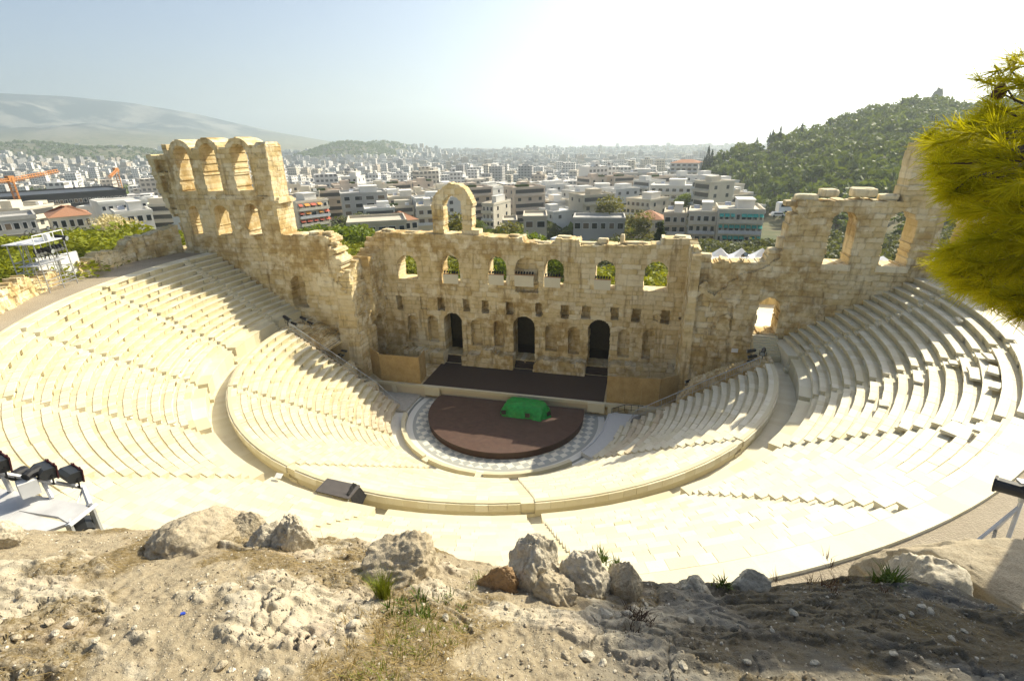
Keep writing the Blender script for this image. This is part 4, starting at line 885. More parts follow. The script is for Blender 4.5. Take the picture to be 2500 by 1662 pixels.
# seen through the stage windows and above its crest
for x, y, d, K, lab in [(1000, 560, 92, PINE, 'pine filling the first two stage windows from behind'), (1045, 500, 117, YEL, 'yellow green tree framed by the free standing arch'), (1130, 585, 86, BROAD, 'tree seen through the third stage window'), (1180, 520, 110, YEL, 'bushy tree on the garden wall right of the arch'), (1110, 535, 112, OLIVE, 'olive bush just right of the arch foot'), (1285, 580, 86, BROAD, 'dark tree seen through the window right of the middle'), (1205, 530, 100, BROAD, 'dark ivy clad tree above the middle of the stage wall'), (1390, 588, 84, PINE, 'bright pine seen through the second window from the right'), (1505, 580, 88, OLIVE, 'olive seen through the rightmost stage window'), (1520, 592, 80, PINE, 'low bright pine at the foot of the rightmost stage window'), (1410, 455, 165, YEL, 'tall yellow green poplar beside the low grey house'), (1470, 492, 150, YEL, 'slender poplar right of the tall one'), (1580, 448, 240, BROAD, 'round dark tree beside the white apartment block'), (1445, 535, 107, OLIVE, 'grey olive by the green netting'), (940, 585, 92, PINE, 'pine showing in the leftmost stage window')]: put_top(K, x, y, d, lab, 'trees behind the stage wall', 1.25)
put_top(CYP, 1522, 545-26, 105, 'single dark cypress standing behind the right half of the stage wall', None, 1.2)
# olive grove beyond the right wing
og = []
for k in range(92):
    x = 1370+k*9.8+random.uniform(-4, 4); y = random.uniform(528, 590)+max(0, (1640-x))*.01-(18 if x > 1900 else 0)
    if x < 1600: y = random.uniform(538, 560)
    og.append((x, y))
for k, (x, y) in enumerate(sorted(og)):
    d = float(np.interp(y, [505, 525, 560, 592], [175, 150, 112, 90])); put_top(OLIVE, x, y, d, ('%s olive of the grove behind the %s, in the %s rows' % ('grey green', 'stage wall crest' if x < 1600 else 'white tents' if x < 1800 else 'right wing arches' if x < 2100 else 'pine branch', 'back' if d > 125 else 'middle' if d > 95 else 'front')), 'olive trees of the grove', 1.5)
# cypresses along the hill ridge
for k, (x, y, hh) in enumerate([(1634, 338, 14), (1642, 345, 11), (1624, 362, 10), (1745, 318, 9), (1775, 306, 8), (1782, 300, 10), (1800, 292, 8), (1668, 352, 8), (1850, 283, 7), (1915, 270, 7), (2080, 232, 10), (2040, 238, 7), (2120, 236, 6)]):
    a_ = azel(*disp(x, y))[0]; d = float(np.interp(a_, *HDR))-4; p = hd(*disp(x, y), d); CYP.put((p[0], p[1], p[2]-hh-4), hh+4, 'dark cypress on the wooded hill ridge, %s from the left' % ORD[[1624, 1634, 1642, 1668, 1745, 1775, 1782, 1800, 1850, 1915, 2040, 2080, 2120].index(x)], 'cypresses on the hill ridge')
# forest on the hill: the nearest trees one by one, the rest as one wood
def far_trees(name, P, Hh, mat, per, size, seed, label=None):
    rg = np.random.default_rng(seed); n = len(P); u = rg.normal(size=(n*per, 3)); u /= np.linalg.norm(u, axis=1)[:, None]; u[:, 2] = np.abs(u[:, 2])*1.0-.15
    hh = np.repeat(Hh, per); C = np.repeat(P, per, 0); rr = rg.uniform(.55, 1.1, n*per)
    Q = C+u*(hh*rr)[:, None]*np.array([.62, .62, .62])+np.stack([hh*0, hh*0, hh*.42], 1)
    V, F = clump_tris(Q, u, 1.0, rg); V = (V-np.repeat(Q, 4, 0))*np.repeat(hh*size, 4)[:, None]+np.repeat(Q, 4, 0)
    tn = np.repeat(rg.random(n)**1.4, per)*.85+rg.random(n*per)*.15
    return tag(mesh(name, V, F, mat, tone=tn), label, None, None, 'stuff')
rg = np.random.default_rng(42); fp = []
for d0 in np.arange(140, 580, 8.4):
    for a_ in np.arange(3.6, 46, math.degrees(8.4/d0)):
        aa = math.radians(a_+rg.uniform(-.5, .5)*math.degrees(8.4/d0)); d1 = d0+rg.uniform(-3, 3); x, y = CAM[0]+d1*math.sin(aa), CAM[1]+d1*math.cos(aa)
        if d1 > np.interp(a_, *HDR)+10 or d1 < np.interp(a_, [3.5, 7, 10, 16, 22, 27], [405, 375, 320, 240, 185, 140]): continue
        fp.append((x, y, d1))
fp = np.array(fp); zz = H(fp[:, 0], fp[:, 1]); order = np.argsort(fp[:, 2])
hill_kind = Kind('hill_pine', 'pine', MAT['wood'], 420, .42, (21, 22, 23, 24), 6.0)
near = order[:110]
for i in near:
    a_ = math.degrees(math.atan2(fp[i, 0]-CAM[0], fp[i, 1]-CAM[1])); hill_kind.put((fp[i, 0], fp[i, 1], zz[i]), float(rg.uniform(5.5, 8.5)), 'dull green pine at the hill foot, %s' % ('above the green awninged office' if a_ < 17 else 'above the broken end of the right wing' if a_ < 23 else 'behind the right wing arches' if a_ < 29 else 'behind the overhanging pine branch'), 'pines at the foot of the hill', squash=1.3)
rest = order[110:]; P = np.stack([fp[rest, 0], fp[rest, 1], zz[rest]], 1)
far_trees('hill_forest', P, rg.uniform(6.0, 11.0, len(P)), MAT['wood'], 110, .15, 5, 'pine forest covering the hill on the right')
wp = []
def wood_patch(x0, x1, ytop, ybot, d0, d1, n, h):
    for k in range(n):
        p = hd(*disp(rg.uniform(x0, x1), 400), rg.uniform(d0, d1)); wp.append((p[0], p[1], float(H(p[0], p[1])), h*rg.uniform(.7, 1.3)))
wood_patch(40, 345, 0, 0, 640, 820, 420, 11)
for px, py, dist, r_, n in ((800, 356, 2300, 200, 420), (880, 354, 2600, 170, 240), (270, 352, 2300, 260, 330), (70, 348, 2600, 230, 260)):
    p = hd(*disp(px, py), dist)
    for k in range(n): a_ = rg.uniform(0, 6.28); q = r_*math.sqrt(rg.random()); x, y = p[0]+q*math.cos(a_), p[1]+q*math.sin(a_); wp.append((x, y, float(H(x, y)), rg.uniform(8, 13)))
for k in range(3000):
    aa = math.radians(rg.uniform(-62, 14)); d1 = 210*math.exp(rg.random()*2.1); x, y = CAM[0]+d1*math.sin(aa), CAM[1]+d1*math.cos(aa)
    if math.degrees(aa) < 3: wp.append((x, y, float(H(x, y)), rg.uniform(5, 9)))
wp = np.array(wp); far_trees('city_trees', wp[:, :3], wp[:, 3], MAT['wood'], 26, .3, 6, 'distant trees and wooded knolls scattered through the city')
# monument on the hill
p = hd(*disp(2150, 250), 515); q0 = hd(*disp(2152, 207), 515); hh = q0[2]-p[2]
o = thing('hilltop_monument', 'tall ruined stone monument standing on the wooded hill top', 'monument', (p[0], p[1], p[2]-2))
hh += 1.5
def cls_mon(U, Z): return np.where((Z > np.interp(U, [-4.4, -3.2, -2.2, -.8, -.6, .9, 1.1, 2.4, 3.6], [.35*hh, .55*hh, .78*hh, .86*hh, .97*hh, hh, .93*hh, .92*hh, .6*hh])+2+jag(U, Z, 5, .5)) | (U > 3.7-.03*Z) | (U < -4.5+.1*Z), np.inf, 0)
mw = wall('tower', ((0, 0), (math.cos(-.5), math.sin(-.5)), (-math.sin(-.5), math.cos(-.5))), -4.6, 4.2, 0, hh+7, cls_mon, 4, MAT['concrete'], o, .4, 7, .1)

# ---------------------------------------------------------------- buildings
def facade_mat(name, c):
    t = NT(name); n = t.noise(.25, 4); f = t.noise(.08, 3, vec=None); return t.done(t.mix(t.rng(n, .4, .75, 0, .5), c, tuple(q*.72 for q in c)), .85)
FC = {'white': (.66, .645, .60), 'cream': (.62, .57, .46), 'grey': (.44, .43, .40), 'peach': (.60, .51, .41), 'beige': (.52, .47, .37)}
FM = {k: facade_mat(k+'_render', v) for k, v in FC.items()}
MAT['tile'] = plain('roof_tile', (.34, .17, .095), .9); MAT['awn_green'] = plain('green_awning', (.02, .32, .25), .8); MAT['awn_orange'] = plain('orange_awning', (.62, .28, .05), .8); MAT['awn_red'] = plain('red_awning', (.5, .12, .07), .8); MAT['blind'] = plain('brown_blind', (.16, .12, .08), .8)
def hero(name, label, x0, x1, ytop, d, depth, floors, colour, rot=0, roof='flat', awn=None, bays=4, balc=True, pent=True, fh=3.1):
    """apartment block whose roof edge is seen from x0 to x1 at ytop (display pixels)"""
    a = hd(*disp(x0, ytop), d); b = hd(*disp(x1, ytop), d); c = (a+b)/2; w_ = float(np.hypot(*(b-a)[:2])); th = math.atan2(b[1]-a[1], b[0]-a[0])+rot
    zt = float(c[2]); g = min(float(H(c[0], c[1])), zt-floors*fh)-1
    nrm = np.array([-math.sin(th), math.cos(th)]); ctr = c[:2]+nrm*depth/2
    o = thing(name, label, 'building', (ctr[0], ctr[1], g), th); h = zt-g; m = FM[colour]
    mb = MB(); mb.box((0, 0, h/2), (w_, depth, h)); mb.build('wall', m, o)
    if roof == 'tile':
        mb = MB(); mb.add([(-w_/2-.4, -depth/2-.4, h), (w_/2+.4, -depth/2-.4, h), (w_/2+.4, depth/2+.4, h), (-w_/2-.4, depth/2+.4, h), (-w_/2+depth*.35, 0, h+2.2), (w_/2-depth*.35, 0, h+2.2)], [(0, 1, 5, 4), (1, 2, 5), (2, 3, 4, 5), (3, 0, 4), (3, 2, 1, 0)]); mb.build('roof', MAT['tile'], o)
    else:
        mb = MB()
        for cx_, cy_, sx, sy in ((0, -depth/2, w_+.5, .35), (0, depth/2, w_+.5, .35), (-w_/2, 0, .35, depth-.2), (w_/2, 0, .35, depth-.2)): mb.box((cx_, cy_, h+.25), (sx, sy, .9))
        mb.build('roof_parapet', m, o)
        if pent:
            mb = MB(); mb.box((w_*.12, .5, h+1.4), (w_*.38, depth*.5, 2.8)); mb.box((w_*.12, .5, h+2.9), (w_*.42, depth*.55, .2)); mb.build('roof_hut', FM['white'], o)
            mb = MB(); mb.box((-w_*.25, depth*.1, h+.9), (1.8, 1.2, .1), tilt=Matrix.Rotation(.6, 3, 'X')); mb.tube([(-w_*.25-.9, depth*.1+.7, h+1.3), (-w_*.25+.9, depth*.1+.7, h+1.3)], .35, 8); mb.build('water_heater', MAT['grey'], o)
            mb = MB(); mb.tube([(w_*.3, 0, h+.3), (w_*.3, 0, h+4.2)], .05, 4); mb.tube([(w_*.3-.7, 0, h+3.9), (w_*.3+.7, 0, h+3.9)], .04, 4); mb.build('aerial', MAT['steel'], o)
    for fl in range(floors):
        z = h-(fl+.55)*fh; bw = w_/bays
        for k in range(bays):
            x = -w_/2+(k+.5)*bw; wide = bw*random.uniform(.42, .7)
            f_ = MB(); f_.box((x, -depth/2-.03, z), (wide+.25, .1, 1.85)); fo = f_.build('window', FM['white'], o)
            g_ = MB(); g_.box((x, -depth/2-.075, z), (wide, .06, 1.6)); g_.build('pane', MAT['glass_dark'] if random.random() < .75 else MAT['blind'], fo)
            if awn and random.random() < .7: aw = MB(); aw.add([(x-wide/2-.2, -depth/2-.1, z+1.1), (x+wide/2+.2, -depth/2-.1, z+1.1), (x+wide/2+.2, -depth/2-1.5, z+.3), (x-wide/2-.2, -depth/2-1.5, z+.3)], [(0, 1, 2, 3)]); aw.build('awning', MAT[random.choice(awn)], o)
        for k in range(2):
            f_ = MB(); f_.box((w_/2+.03, -depth/4+k*depth/2, z), (.08, 1.2, 1.5)); f_.build('window', MAT['glass_dark'], o)
        if balc:
            mb = MB(); mb.box((0, -depth/2-.75, z-1.45), (w_*.96, 1.4, .16)); mb.build('balcony', FM['white'] if colour != 'white' else m, o)
            mb = MB(); mb.box((0, -depth/2-1.42, z-.9), (w_*.96, .06, .95)); mb.build('railing', MAT['grey'] if fl % 2 else m, o)
    return o
Fd = lambda x: x/D2F     # full-size pixel -> display pixel
def heroF(name, label, x0, x1, yt, d, *a, **k): return hero(name, label, Fd(x0), Fd(x1), Fd(yt), d, *a, **k)
heroF('apartment_block', 'cream block with a white roof hut, bright side wall, right of the free standing arch', 1175, 1206, 500, 215, 16, 3, 'cream', -.5, bays=3)
heroF('terraced_house', 'low cream house with a planted roof terrace beside the tree lined street', 1251, 1318, 492, 262, 12, 2, 'cream', bays=5, pent=False)
heroF('apartment_block', 'white block with slanting balconies half hidden by the free standing arch', 1137, 1190, 462, 285, 16, 5, 'white', -.7, bays=4)
heroF('garden_house', 'tan blank walled house with ivy rising just behind the stage wall', 1278, 1335, 533, 148, 12, 1, 'beige', bays=2, balc=False, pent=False)
heroF('garden_house', 'low tan blank house left of the ivy clad wall', 1228, 1262, 543, 152, 10, 1, 'beige', bays=1, balc=False, pent=False)
heroF('office_block', 'long two storey office block with turquoise green awnings at the foot of the hill', 1756, 1868, 516, 172, 16, 3, 'cream', .12, awn=['awn_green'], bays=8, fh=3.3)
heroF('apartment_block', 'cream balconied block between the green awninged office and the narrow block', 1682, 1752, 521, 176, 13, 3, 'cream', bays=4)
heroF('apartment_block', 'narrow beige block with a red topped roof hut, left of the cream balconied block', 1622, 1677, 524, 178, 13, 3, 'beige', bays=3)
heroF('apartment_block', 'large white block with many windows in front of the hill', 1588, 1690, 456, 262, 16, 4, 'white', -.08, bays=6)
heroF('apartment_block', 'long white block with few small windows left of the poplars', 1417, 1508, 464, 300, 15, 4, 'white', .1, bays=5, balc=False)
heroF('apartment_block', 'grey block with a covered roof terrace high below the hill edge', 1521, 1604, 424, 402, 18, 4, 'grey', bays=5)
heroF('apartment_block', 'terracotta topped white block at the very edge of the wooded hill', 1636, 1706, 398, 425, 18, 4, 'white', -.2, bays=5, roof='tile')
heroF('apartment_block', 'yellowish block with stacked curved balconies behind the poplars', 1523, 1594, 489, 232, 14, 3, 'cream', -.6, bays=5)
heroF('garden_house', 'long low grey house wrapped in green netting behind the stage wall', 1400, 1526, 537, 152, 10, 1, 'grey', bays=6, balc=False, pent=False)
heroF('garden_house', 'low house with a brick red roof room right of the poplars', 1552, 1618, 536, 166, 10, 1, 'beige', bays=3, balc=False, roof='tile')
heroF('apartment_block', 'cream block with orange and red awnings right of the tower', 717, 806, 492, 232, 14, 3, 'cream', .5, awn=['awn_orange', 'awn_red'], bays=5)
heroF('apartment_block', 'large grey block with a dark stair strip above the pines', 831, 944, 474, 244, 16, 5, 'grey', .05, bays=4, balc=False)
heroF('apartment_block', 'grey brown block adjoining the dark stair strip', 948, 1021, 484, 248, 16, 4, 'beige', .05, bays=4, balc=False)
heroF('apartment_tower', 'tall white tower block with dark balcony bands left of centre', 831, 872, 434, 345, 16, 6, 'white', -.35, bays=3)
heroF('terraced_house', 'tan flat roofed house close behind the left end of the stage wall', 847, 992, 546, 142, 14, 1, 'beige', bays=6, balc=False, pent=False)
heroF('garden_house', 'house with an orange tiled roof and white water tanks', 966, 1022, 538, 165, 12, 1, 'cream', .4, roof='tile', bays=3, balc=False)
heroF('apartment_block', 'small cream block seen past the left leg of the arch', 1017, 1060, 508, 200, 12, 2, 'cream', bays=2)
mus = heroF('museum', 'very long dark glass museum building left of the tower', -60, 312, 476, 330, 40, 2, 'grey', .10, bays=30, balc=False, pent=False, fh=6)
for ch in mus.children:
    if ch.name.startswith(('wall', 'roof')): ch.data.materials[0] = plain('dark_facade', (.05, .05, .05), .4)
heroF('pavilion', 'white house with a long flat canopy roof left of the tower', 240, 360, 494, 225, 14, 1, 'white', .18, bays=7, pent=False)
heroF('garden_house', 'house with a wide orange tiled roof above the pine grove', 118, 222, 528, 172, 14, 1, 'cream', .05, roof='tile', bays=5, balc=False)
heroF('terraced_house', 'grey terraced house with a planted roof at the left picture edge', -20, 88, 535, 166, 14, 2, 'grey', bays=5, pent=False)
heroF('garden_house', 'white house half hidden by pines right of the orange tiled roof', 282, 372, 520, 192, 12, 1, 'white', .1, bays=4, balc=False)
def crane(label, pts_base, pts_top, jib, d, cj):
    b = hd(*disp(Fd(pts_base[0]), Fd(pts_base[1])), d); t_ = hd(*disp(Fd(pts_top[0]), Fd(pts_top[1])), d); b = np.array([t_[0], t_[1], b[2]-8]); o = thing('tower_crane', label, 'crane', b); hh = t_[2]-b[2]
    def truss(name, p, q, s, nseg):
        mb = MB(); p, q = Vector(p), Vector(q); dv = (q-p); u = dv.orthogonal().normalized()*s; v = dv.cross(u).normalized()*s
        for a_, c_ in ((1, 1), (1, -1), (-1, -1), (-1, 1)): mb.tube([p+u*a_+v*c_, q+u*a_+v*c_], .17, 4)
        for i in range(nseg):
            A0, A1 = p+dv*(i/nseg), p+dv*((i+1)/nseg)
            mb.tube([A0+u+v, A1+u-v], .1, 3); mb.tube([A0-u+v, A1-u-v], .1, 3); mb.tube([A0+u+v, A1-u+v], .1, 3); mb.tube([A0+u-v, A1-u-v], .1, 3)
        mb.build(name, MAT['rust'], o)
    truss('mast', (0, 0, 0), (0, 0, hh), .8, 16); j = hd(*disp(Fd(jib[0]), Fd(jib[1])), d*cj)-b; truss('jib', (0, 0, hh-1), tuple(j), .55, 18); truss('counter_jib', (0, 0, hh-1), tuple(Vector((-j[0]*.3, -j[1]*.3, hh-1))), .5, 5)
    mb = MB(); mb.box((0, 0, hh-.5), (2.2, 2.2, 2.4)); mb.build('cab', MAT['rust'], o)
crane('orange tower crane with a long jib at the left picture edge', (45, 506), (23, 434), (141, 418), 300, 1.1)
crane('smaller orange crane mast behind the dark museum', (296, 463), (282, 413), (268, 432), 400, .85)
# tents beyond the right wing
for k, (x, y) in enumerate(((820, 245), (1020, 248), (1220, 248))):
    p = hy(*q15(x, y), 30.0)+np.array([0, 0, .45]); o = thing('tent', 'white pyramid roofed tent beyond the right wing wall, %s of three in a row' % ['leftmost', 'middle', 'rightmost'][k], 'tent', (p[0], p[1], p[2]-4.2), 0, 'white tents beyond the wall')
    mb = MB(); s_ = 2.35; mb.add([(-s_, -s_, 2.4), (s_, -s_, 2.4), (s_, s_, 2.4), (-s_, s_, 2.4), (0, 0, 4.2), (-s_*.45, -s_*.45, 3.15), (s_*.45, -s_*.45, 3.15), (s_*.45, s_*.45, 3.15), (-s_*.45, s_*.45, 3.15)], [(0, 1, 6, 5), (1, 2, 7, 6), (2, 3, 8, 7), (3, 0, 5, 8), (5, 6, 4), (6, 7, 4), (7, 8, 4), (8, 5, 4)]); mb.build('canopy', MAT['canvas'], o)
    for a_, c_ in ((-1, -1), (1, -1), (1, 1), (-1, 1)): mb = MB(); mb.tube([(a_*s_, c_*s_, -1), (a_*s_, c_*s_, 2.4)], .05, 5); mb.build('pole', MAT['steel'], o)
for k, (x, y) in enumerate(((2012, 625), (2170, 632))):
    p = hy(x*D2F*.0+disp(2035, 588)[0]+k*118, disp(0, 590)[1], 30.0); o = thing('tent', 'white tent roof glimpsed through the %s arch of the right wing' % ['first', 'second'][k], 'tent', (p[0], p[1], p[2]-4.2), 0, 'white tents beyond the wall')
    mb = MB(); mb.add([(-2.6, -2.6, 2.4), (2.6, -2.6, 2.4), (2.6, 2.6, 2.4), (-2.6, 2.6, 2.4), (0, 0, 4.2)], [(0, 1, 4), (1, 2, 4), (2, 3, 4), (3, 0, 4)]); mb.build('canopy', MAT['canvas'], o)
    for a_, c_ in ((-1, -1), (1, -1), (1, 1), (-1, 1)): mb = MB(); mb.tube([(a_*2.6, c_*2.6, -1), (a_*2.6, c_*2.6, 2.4)], .05, 5); mb.build('pole', MAT['steel'], o)
# pale terrace seen through the right doorway
mb = MB(); mb.box((30, 14, 8.2), (9, 12, .3), tone=.1); tag(mb.build('paved_terrace', MAT['marble']), kind='structure')
o = thing('terrace_wall', 'low pale wall beyond the bright doorway of the right wing', 'wall', (30, 20, 8)); mb = MB(); mb.box((0, 0, 1.0), (9, .6, 2.0), tone=.2); mb.box((1.5, -2.2, .7), (2.2, .8, 1.4), tone=.6); mb.build('wall', MAT['wall_pale'], o)
# vehicles parked below the hill
def vehicle(name, label, x, y, d, L, hgt, colour, rz):
    p = hd(*disp(x, y), d); o = thing(name, label, name.split('_')[-1], (p[0], p[1], p[2]-.3), rz); W_ = 2.3 if L > 6 else 1.8; c_ = colour
    prof = [(-L/2, .4), (-L/2, .95), (-L*.42, hgt*.58), (-L*.3, hgt), (L*.28, hgt), (L*.42, hgt*.55), (L/2, hgt*.5), (L/2, .4)] if L < 6 else [(-L/2, .4), (-L/2, hgt*.9), (-L*.47, hgt), (L*.47, hgt), (L/2, hgt*.88), (L/2, .4)]
    mb = MB(); mb.ext(prof, -W_/2, W_/2); mb.build('body', c_, o)
    mb = MB(); mb.box((0, -W_/2-.01, hgt*.72), (L*.62 if L < 6 else L*.9, .05, hgt*.28)); mb.box((0, W_/2+.01, hgt*.72), (L*.62 if L < 6 else L*.9, .05, hgt*.28)); mb.build('window_band', MAT['glass_dark'], o)
    for sx in (-1, 1):
        for sy in (-1, 1): mb = MB(); mb.tube([(sx*L*.3, sy*W_/2-.1*sy, .34), (sx*L*.3, sy*(W_/2+.02), .34)], .34, 10); mb.build('wheel', MAT['black'], o)
vehicle('parked_coach', 'white coach parked at the foot of the wooded hill', 1830, 487, 185, 11, 3.2, MAT['white'], .25); vehicle('parked_car', 'white car parked left of the coach below the hill', 1790, 497, 180, 4.3, 1.45, MAT['white'], .2); vehicle('parked_van', 'white van parked at the end of the tree lined street', 1284, 565, 118, 4.9, 2.1, MAT['white'], 1.2)
# ---------------------------------------------------------------- the wider city
def block_mesh(rg, n_fl, w_, dp):
    """one building as plain geometry: body, balcony slabs, window bands, roof hut"""
    h = n_fl*3.1; V = []; F = []; M_ = []
    def bx(c, s, m):
        b = len(V)
        for k in (-1, 1):
            for i, j in ((-1, -1), (1, -1), (1, 1), (-1, 1)): V.append((c[0]+i*s[0]/2, c[1]+j*s[1]/2, c[2]+k*s[2]/2))
        for f in ((4, 5, 6, 7), (0, 1, 5, 4), (1, 2, 6, 5), (2, 3, 7, 6), (3, 0, 4, 7)): F.append(tuple(q+b for q in f)); M_.append(m)
    bx((0, 0, h/2-4), (w_, dp, h+8), 0); bx((rg.uniform(-.2, .2)*w_, rg.uniform(-.1, .2)*dp, h+1.3), (w_*rg.uniform(.25, .55), dp*rg.uniform(.3, .5), 2.6), 0)
    for s_ in (-1, 1): bx((0, s_*dp/2, h+.35), (w_+.3, .3, .8), 0); bx((s_*w_/2, 0, h+.35), (.3, dp-.2, .8), 0)
    for f in range(n_fl):
        z = (f+.5)*3.1
        for s_ in (-1, 1):
            if rg.random() < .8: bx((0, s_*(dp/2+.55), z-1.35), (w_*.94, 1.2, .9), 0); bx((0, s_*(dp/2+.02), z+.35), (w_*.9, .1, 1.6), 1)
            else:
                for k in range(3): bx((-w_/3+k*w_/3, s_*(dp/2+.02), z), (1.5, .1, 1.4), 1)
        if rg.random() < .6:
            for s_ in (-1, 1):
                for k in (-1, 1): bx((s_*(w_/2+.02), k*dp/4, z), (.1, 1.3, 1.4), 1)
    if rg.random() < .6: bx((w_*.3, -dp*.3, h+1.0), (1.6, 1.0, 1.0), 2)
    if rg.random() < .35: bx((-w_*.2, -dp*.35, h+1.2), (w_*.4, dp*.2, .9), 3)
    return V, F, M_
MAT['winband'] = plain('dark_window', (.07, .07, .065), .4); MAT['plants'] = leaf_mat('roof_plants', (.06, .09, .02))
protos = []
rg = np.random.default_rng(99); clist = ['white', 'cream', 'grey', 'white', 'beige', 'peach', 'white', 'cream']
for k in range(24):
    cname = clist[k % 8]; nf = int(rg.integers(3, 8)); w_, dp = rg.uniform(9, 16), rg.uniform(8, 13); V, F, M_ = block_mesh(rg, nf, w_, dp)
    o = mesh('city_block', V, F, None, mats=[FM[cname], MAT['winband'], MAT['white'], MAT['plants']], fmat=M_); protos.append((o, cname, nf, any(m == 3 for m in M_))); o['_free'] = 1
NUM = {3: 'three', 4: 'four', 5: 'five', 6: 'six', 7: 'seven'}
hero_xy = [(o.location.x, o.location.y) for o in col.objects if o.parent is None and o.get('category') in ('building',)]
cand = []
for d0 in np.exp(np.arange(math.log(225), math.log(3300), .036)):
    step = 11.5+d0*.0048
    for a_ in np.arange(-64, 16, math.degrees(step/d0)):
        d1 = d0*rg.uniform(.985, 1.015); aa = math.radians(a_+rg.uniform(-.3, .3)*math.degrees(step/d0)); x, y = CAM[0]+d1*math.sin(aa), CAM[1]+d1*math.cos(aa); cand.append((d1, x, y, a_))
# a street with trees runs away from the theatre right of centre
def blocked(d, x, y, a_):
    if a_ > 9.5 and d < 900: return True
    if a_ > 3.2 and np.interp(a_, [3.5, 7, 10], [385, 350, 290]) < d < 900: return True
    if d < 460 and any((x-hx_)**2+(y-hy_)**2 < 22**2 for hx_, hy_ in hero_xy): return True
    if -14.6 < a_ < -13.1 and d < 700: return True
    if -61 < a_ < -47 and 610 < d < 830: return True
    if a_ < -45 and 280 < d < 400: return True
    for px, py, dist, r_ in HILLS:
        if (x-px)**2+(y-py)**2 < r_*r_: return True
    return False
HILLS = [(*hd(*disp(px, py), dist)[:2], dist, r_) for px, py, dist, r_ in ((800, 356, 2300, 190), (880, 354, 2600, 140), (270, 352, 2300, 230), (70, 348, 2600, 200))]
cand = [c_ for c_ in sorted(cand) if not blocked(*c_)]
first = {}
SECT = [(-64, 'far left of tower'), (-50, 'left of the tower'), (-41, 'just right of the tower'), (-33, 'above the gap by the tower'), (-27, 'left of the free arch'), (-20, 'around the free arch'), (-14, 'above mid stage wall'), (-7, 'above the right stage windows'), (0, 'above the stage wall end'), (6, 'near the wooded hill')]
def block_label(a_, d, cname, nf, plants):
    s_ = [t_ for q, t_ in SECT if a_ >= q][-1]; b_ = 'near' if d < 270 else 'mid city' if d < 310 else 'farther'
    return '%s %s storey block%s, %s, %s' % (cname, NUM[nf], ' with roof plants' if plants else '', b_, s_)
NB = 205
for i, (d, x, y, a_) in enumerate(cand[:NB]):
    k = int(rg.integers(24)); o, cname, nf, pl = protos[k]
    if o.get('_free'): del o['_free']
    else: o = o.copy(); col.objects.link(o)
    o.location = (x, y, float(H(x, y))); o.rotation_euler.z = .35+.5*float(vnoise(x/260., y/260., seed=3))+(math.pi/2)*int(rg.integers(2)); tag(o, block_label(a_, d, cname, nf, pl), 'building', 'apartment blocks of the city')
for o, *_ in protos:
    if o.get('_free'): bpy.data.objects.remove(o)
# everything beyond reads as one mass of houses
rest = np.array(cand[NB:]); n = len(rest); xs, ys = rest[:, 1], rest[:, 2]; ds = rest[:, 0]
bw_ = rg.uniform(7, 15, n)*(1+ds/9000); bd_ = rg.uniform(7, 13, n)*(1+ds/9000); bh = np.round(rg.choice([2, 3, 4, 5, 5, 6, 7, 9], n, p=[.1, .16, .2, .2, .14, .1, .06, .04]))*3.1+rg.uniform(0, 1, n); rot = .35+.5*vnoise(xs/260., ys/260., seed=3)
gz = H(xs, ys); cs, sn = np.cos(rot), np.sin(rot)
def boxes(cx_, cy_, z0, z1, w_, d_, r_):
    cs, sn = np.cos(r_), np.sin(r_); c = []
    for z in (z0, z1):
        for i, j in ((-1, -1), (1, -1), (1, 1), (-1, 1)): c.append(np.stack([cx_+i*w_/2*cs-j*d_/2*sn, cy_+i*w_/2*sn+j*d_/2*cs, z], 1))
    V = np.stack(c, 1).reshape(-1, 3); b = np.arange(len(cx_))*8; F = np.concatenate([np.stack([b+q for q in f], 1) for f in ((4, 5, 6, 7), (0, 1, 5, 4), (1, 2, 6, 5), (2, 3, 7, 6), (3, 0, 4, 7))]); return V, F
V1, F1 = boxes(xs, ys, gz-6, gz+bh, bw_, bd_, rot); V2, F2 = boxes(xs+rg.uniform(-2, 2, n), ys+rg.uniform(-2, 2, n), gz+bh-.1, gz+bh+np.where(rg.random(n) < .28, rg.uniform(1.5, 3, n), 0), bw_*rg.uniform(.2, .5, n), bd_*rg.uniform(.2, .5, n), rot)
tn = rg.random(n); V = np.concatenate([V1, V2]); F = np.concatenate([F1, F2+len(V1)]); T = np.concatenate([np.tile(tn, 5), np.tile(tn, 5)]) 
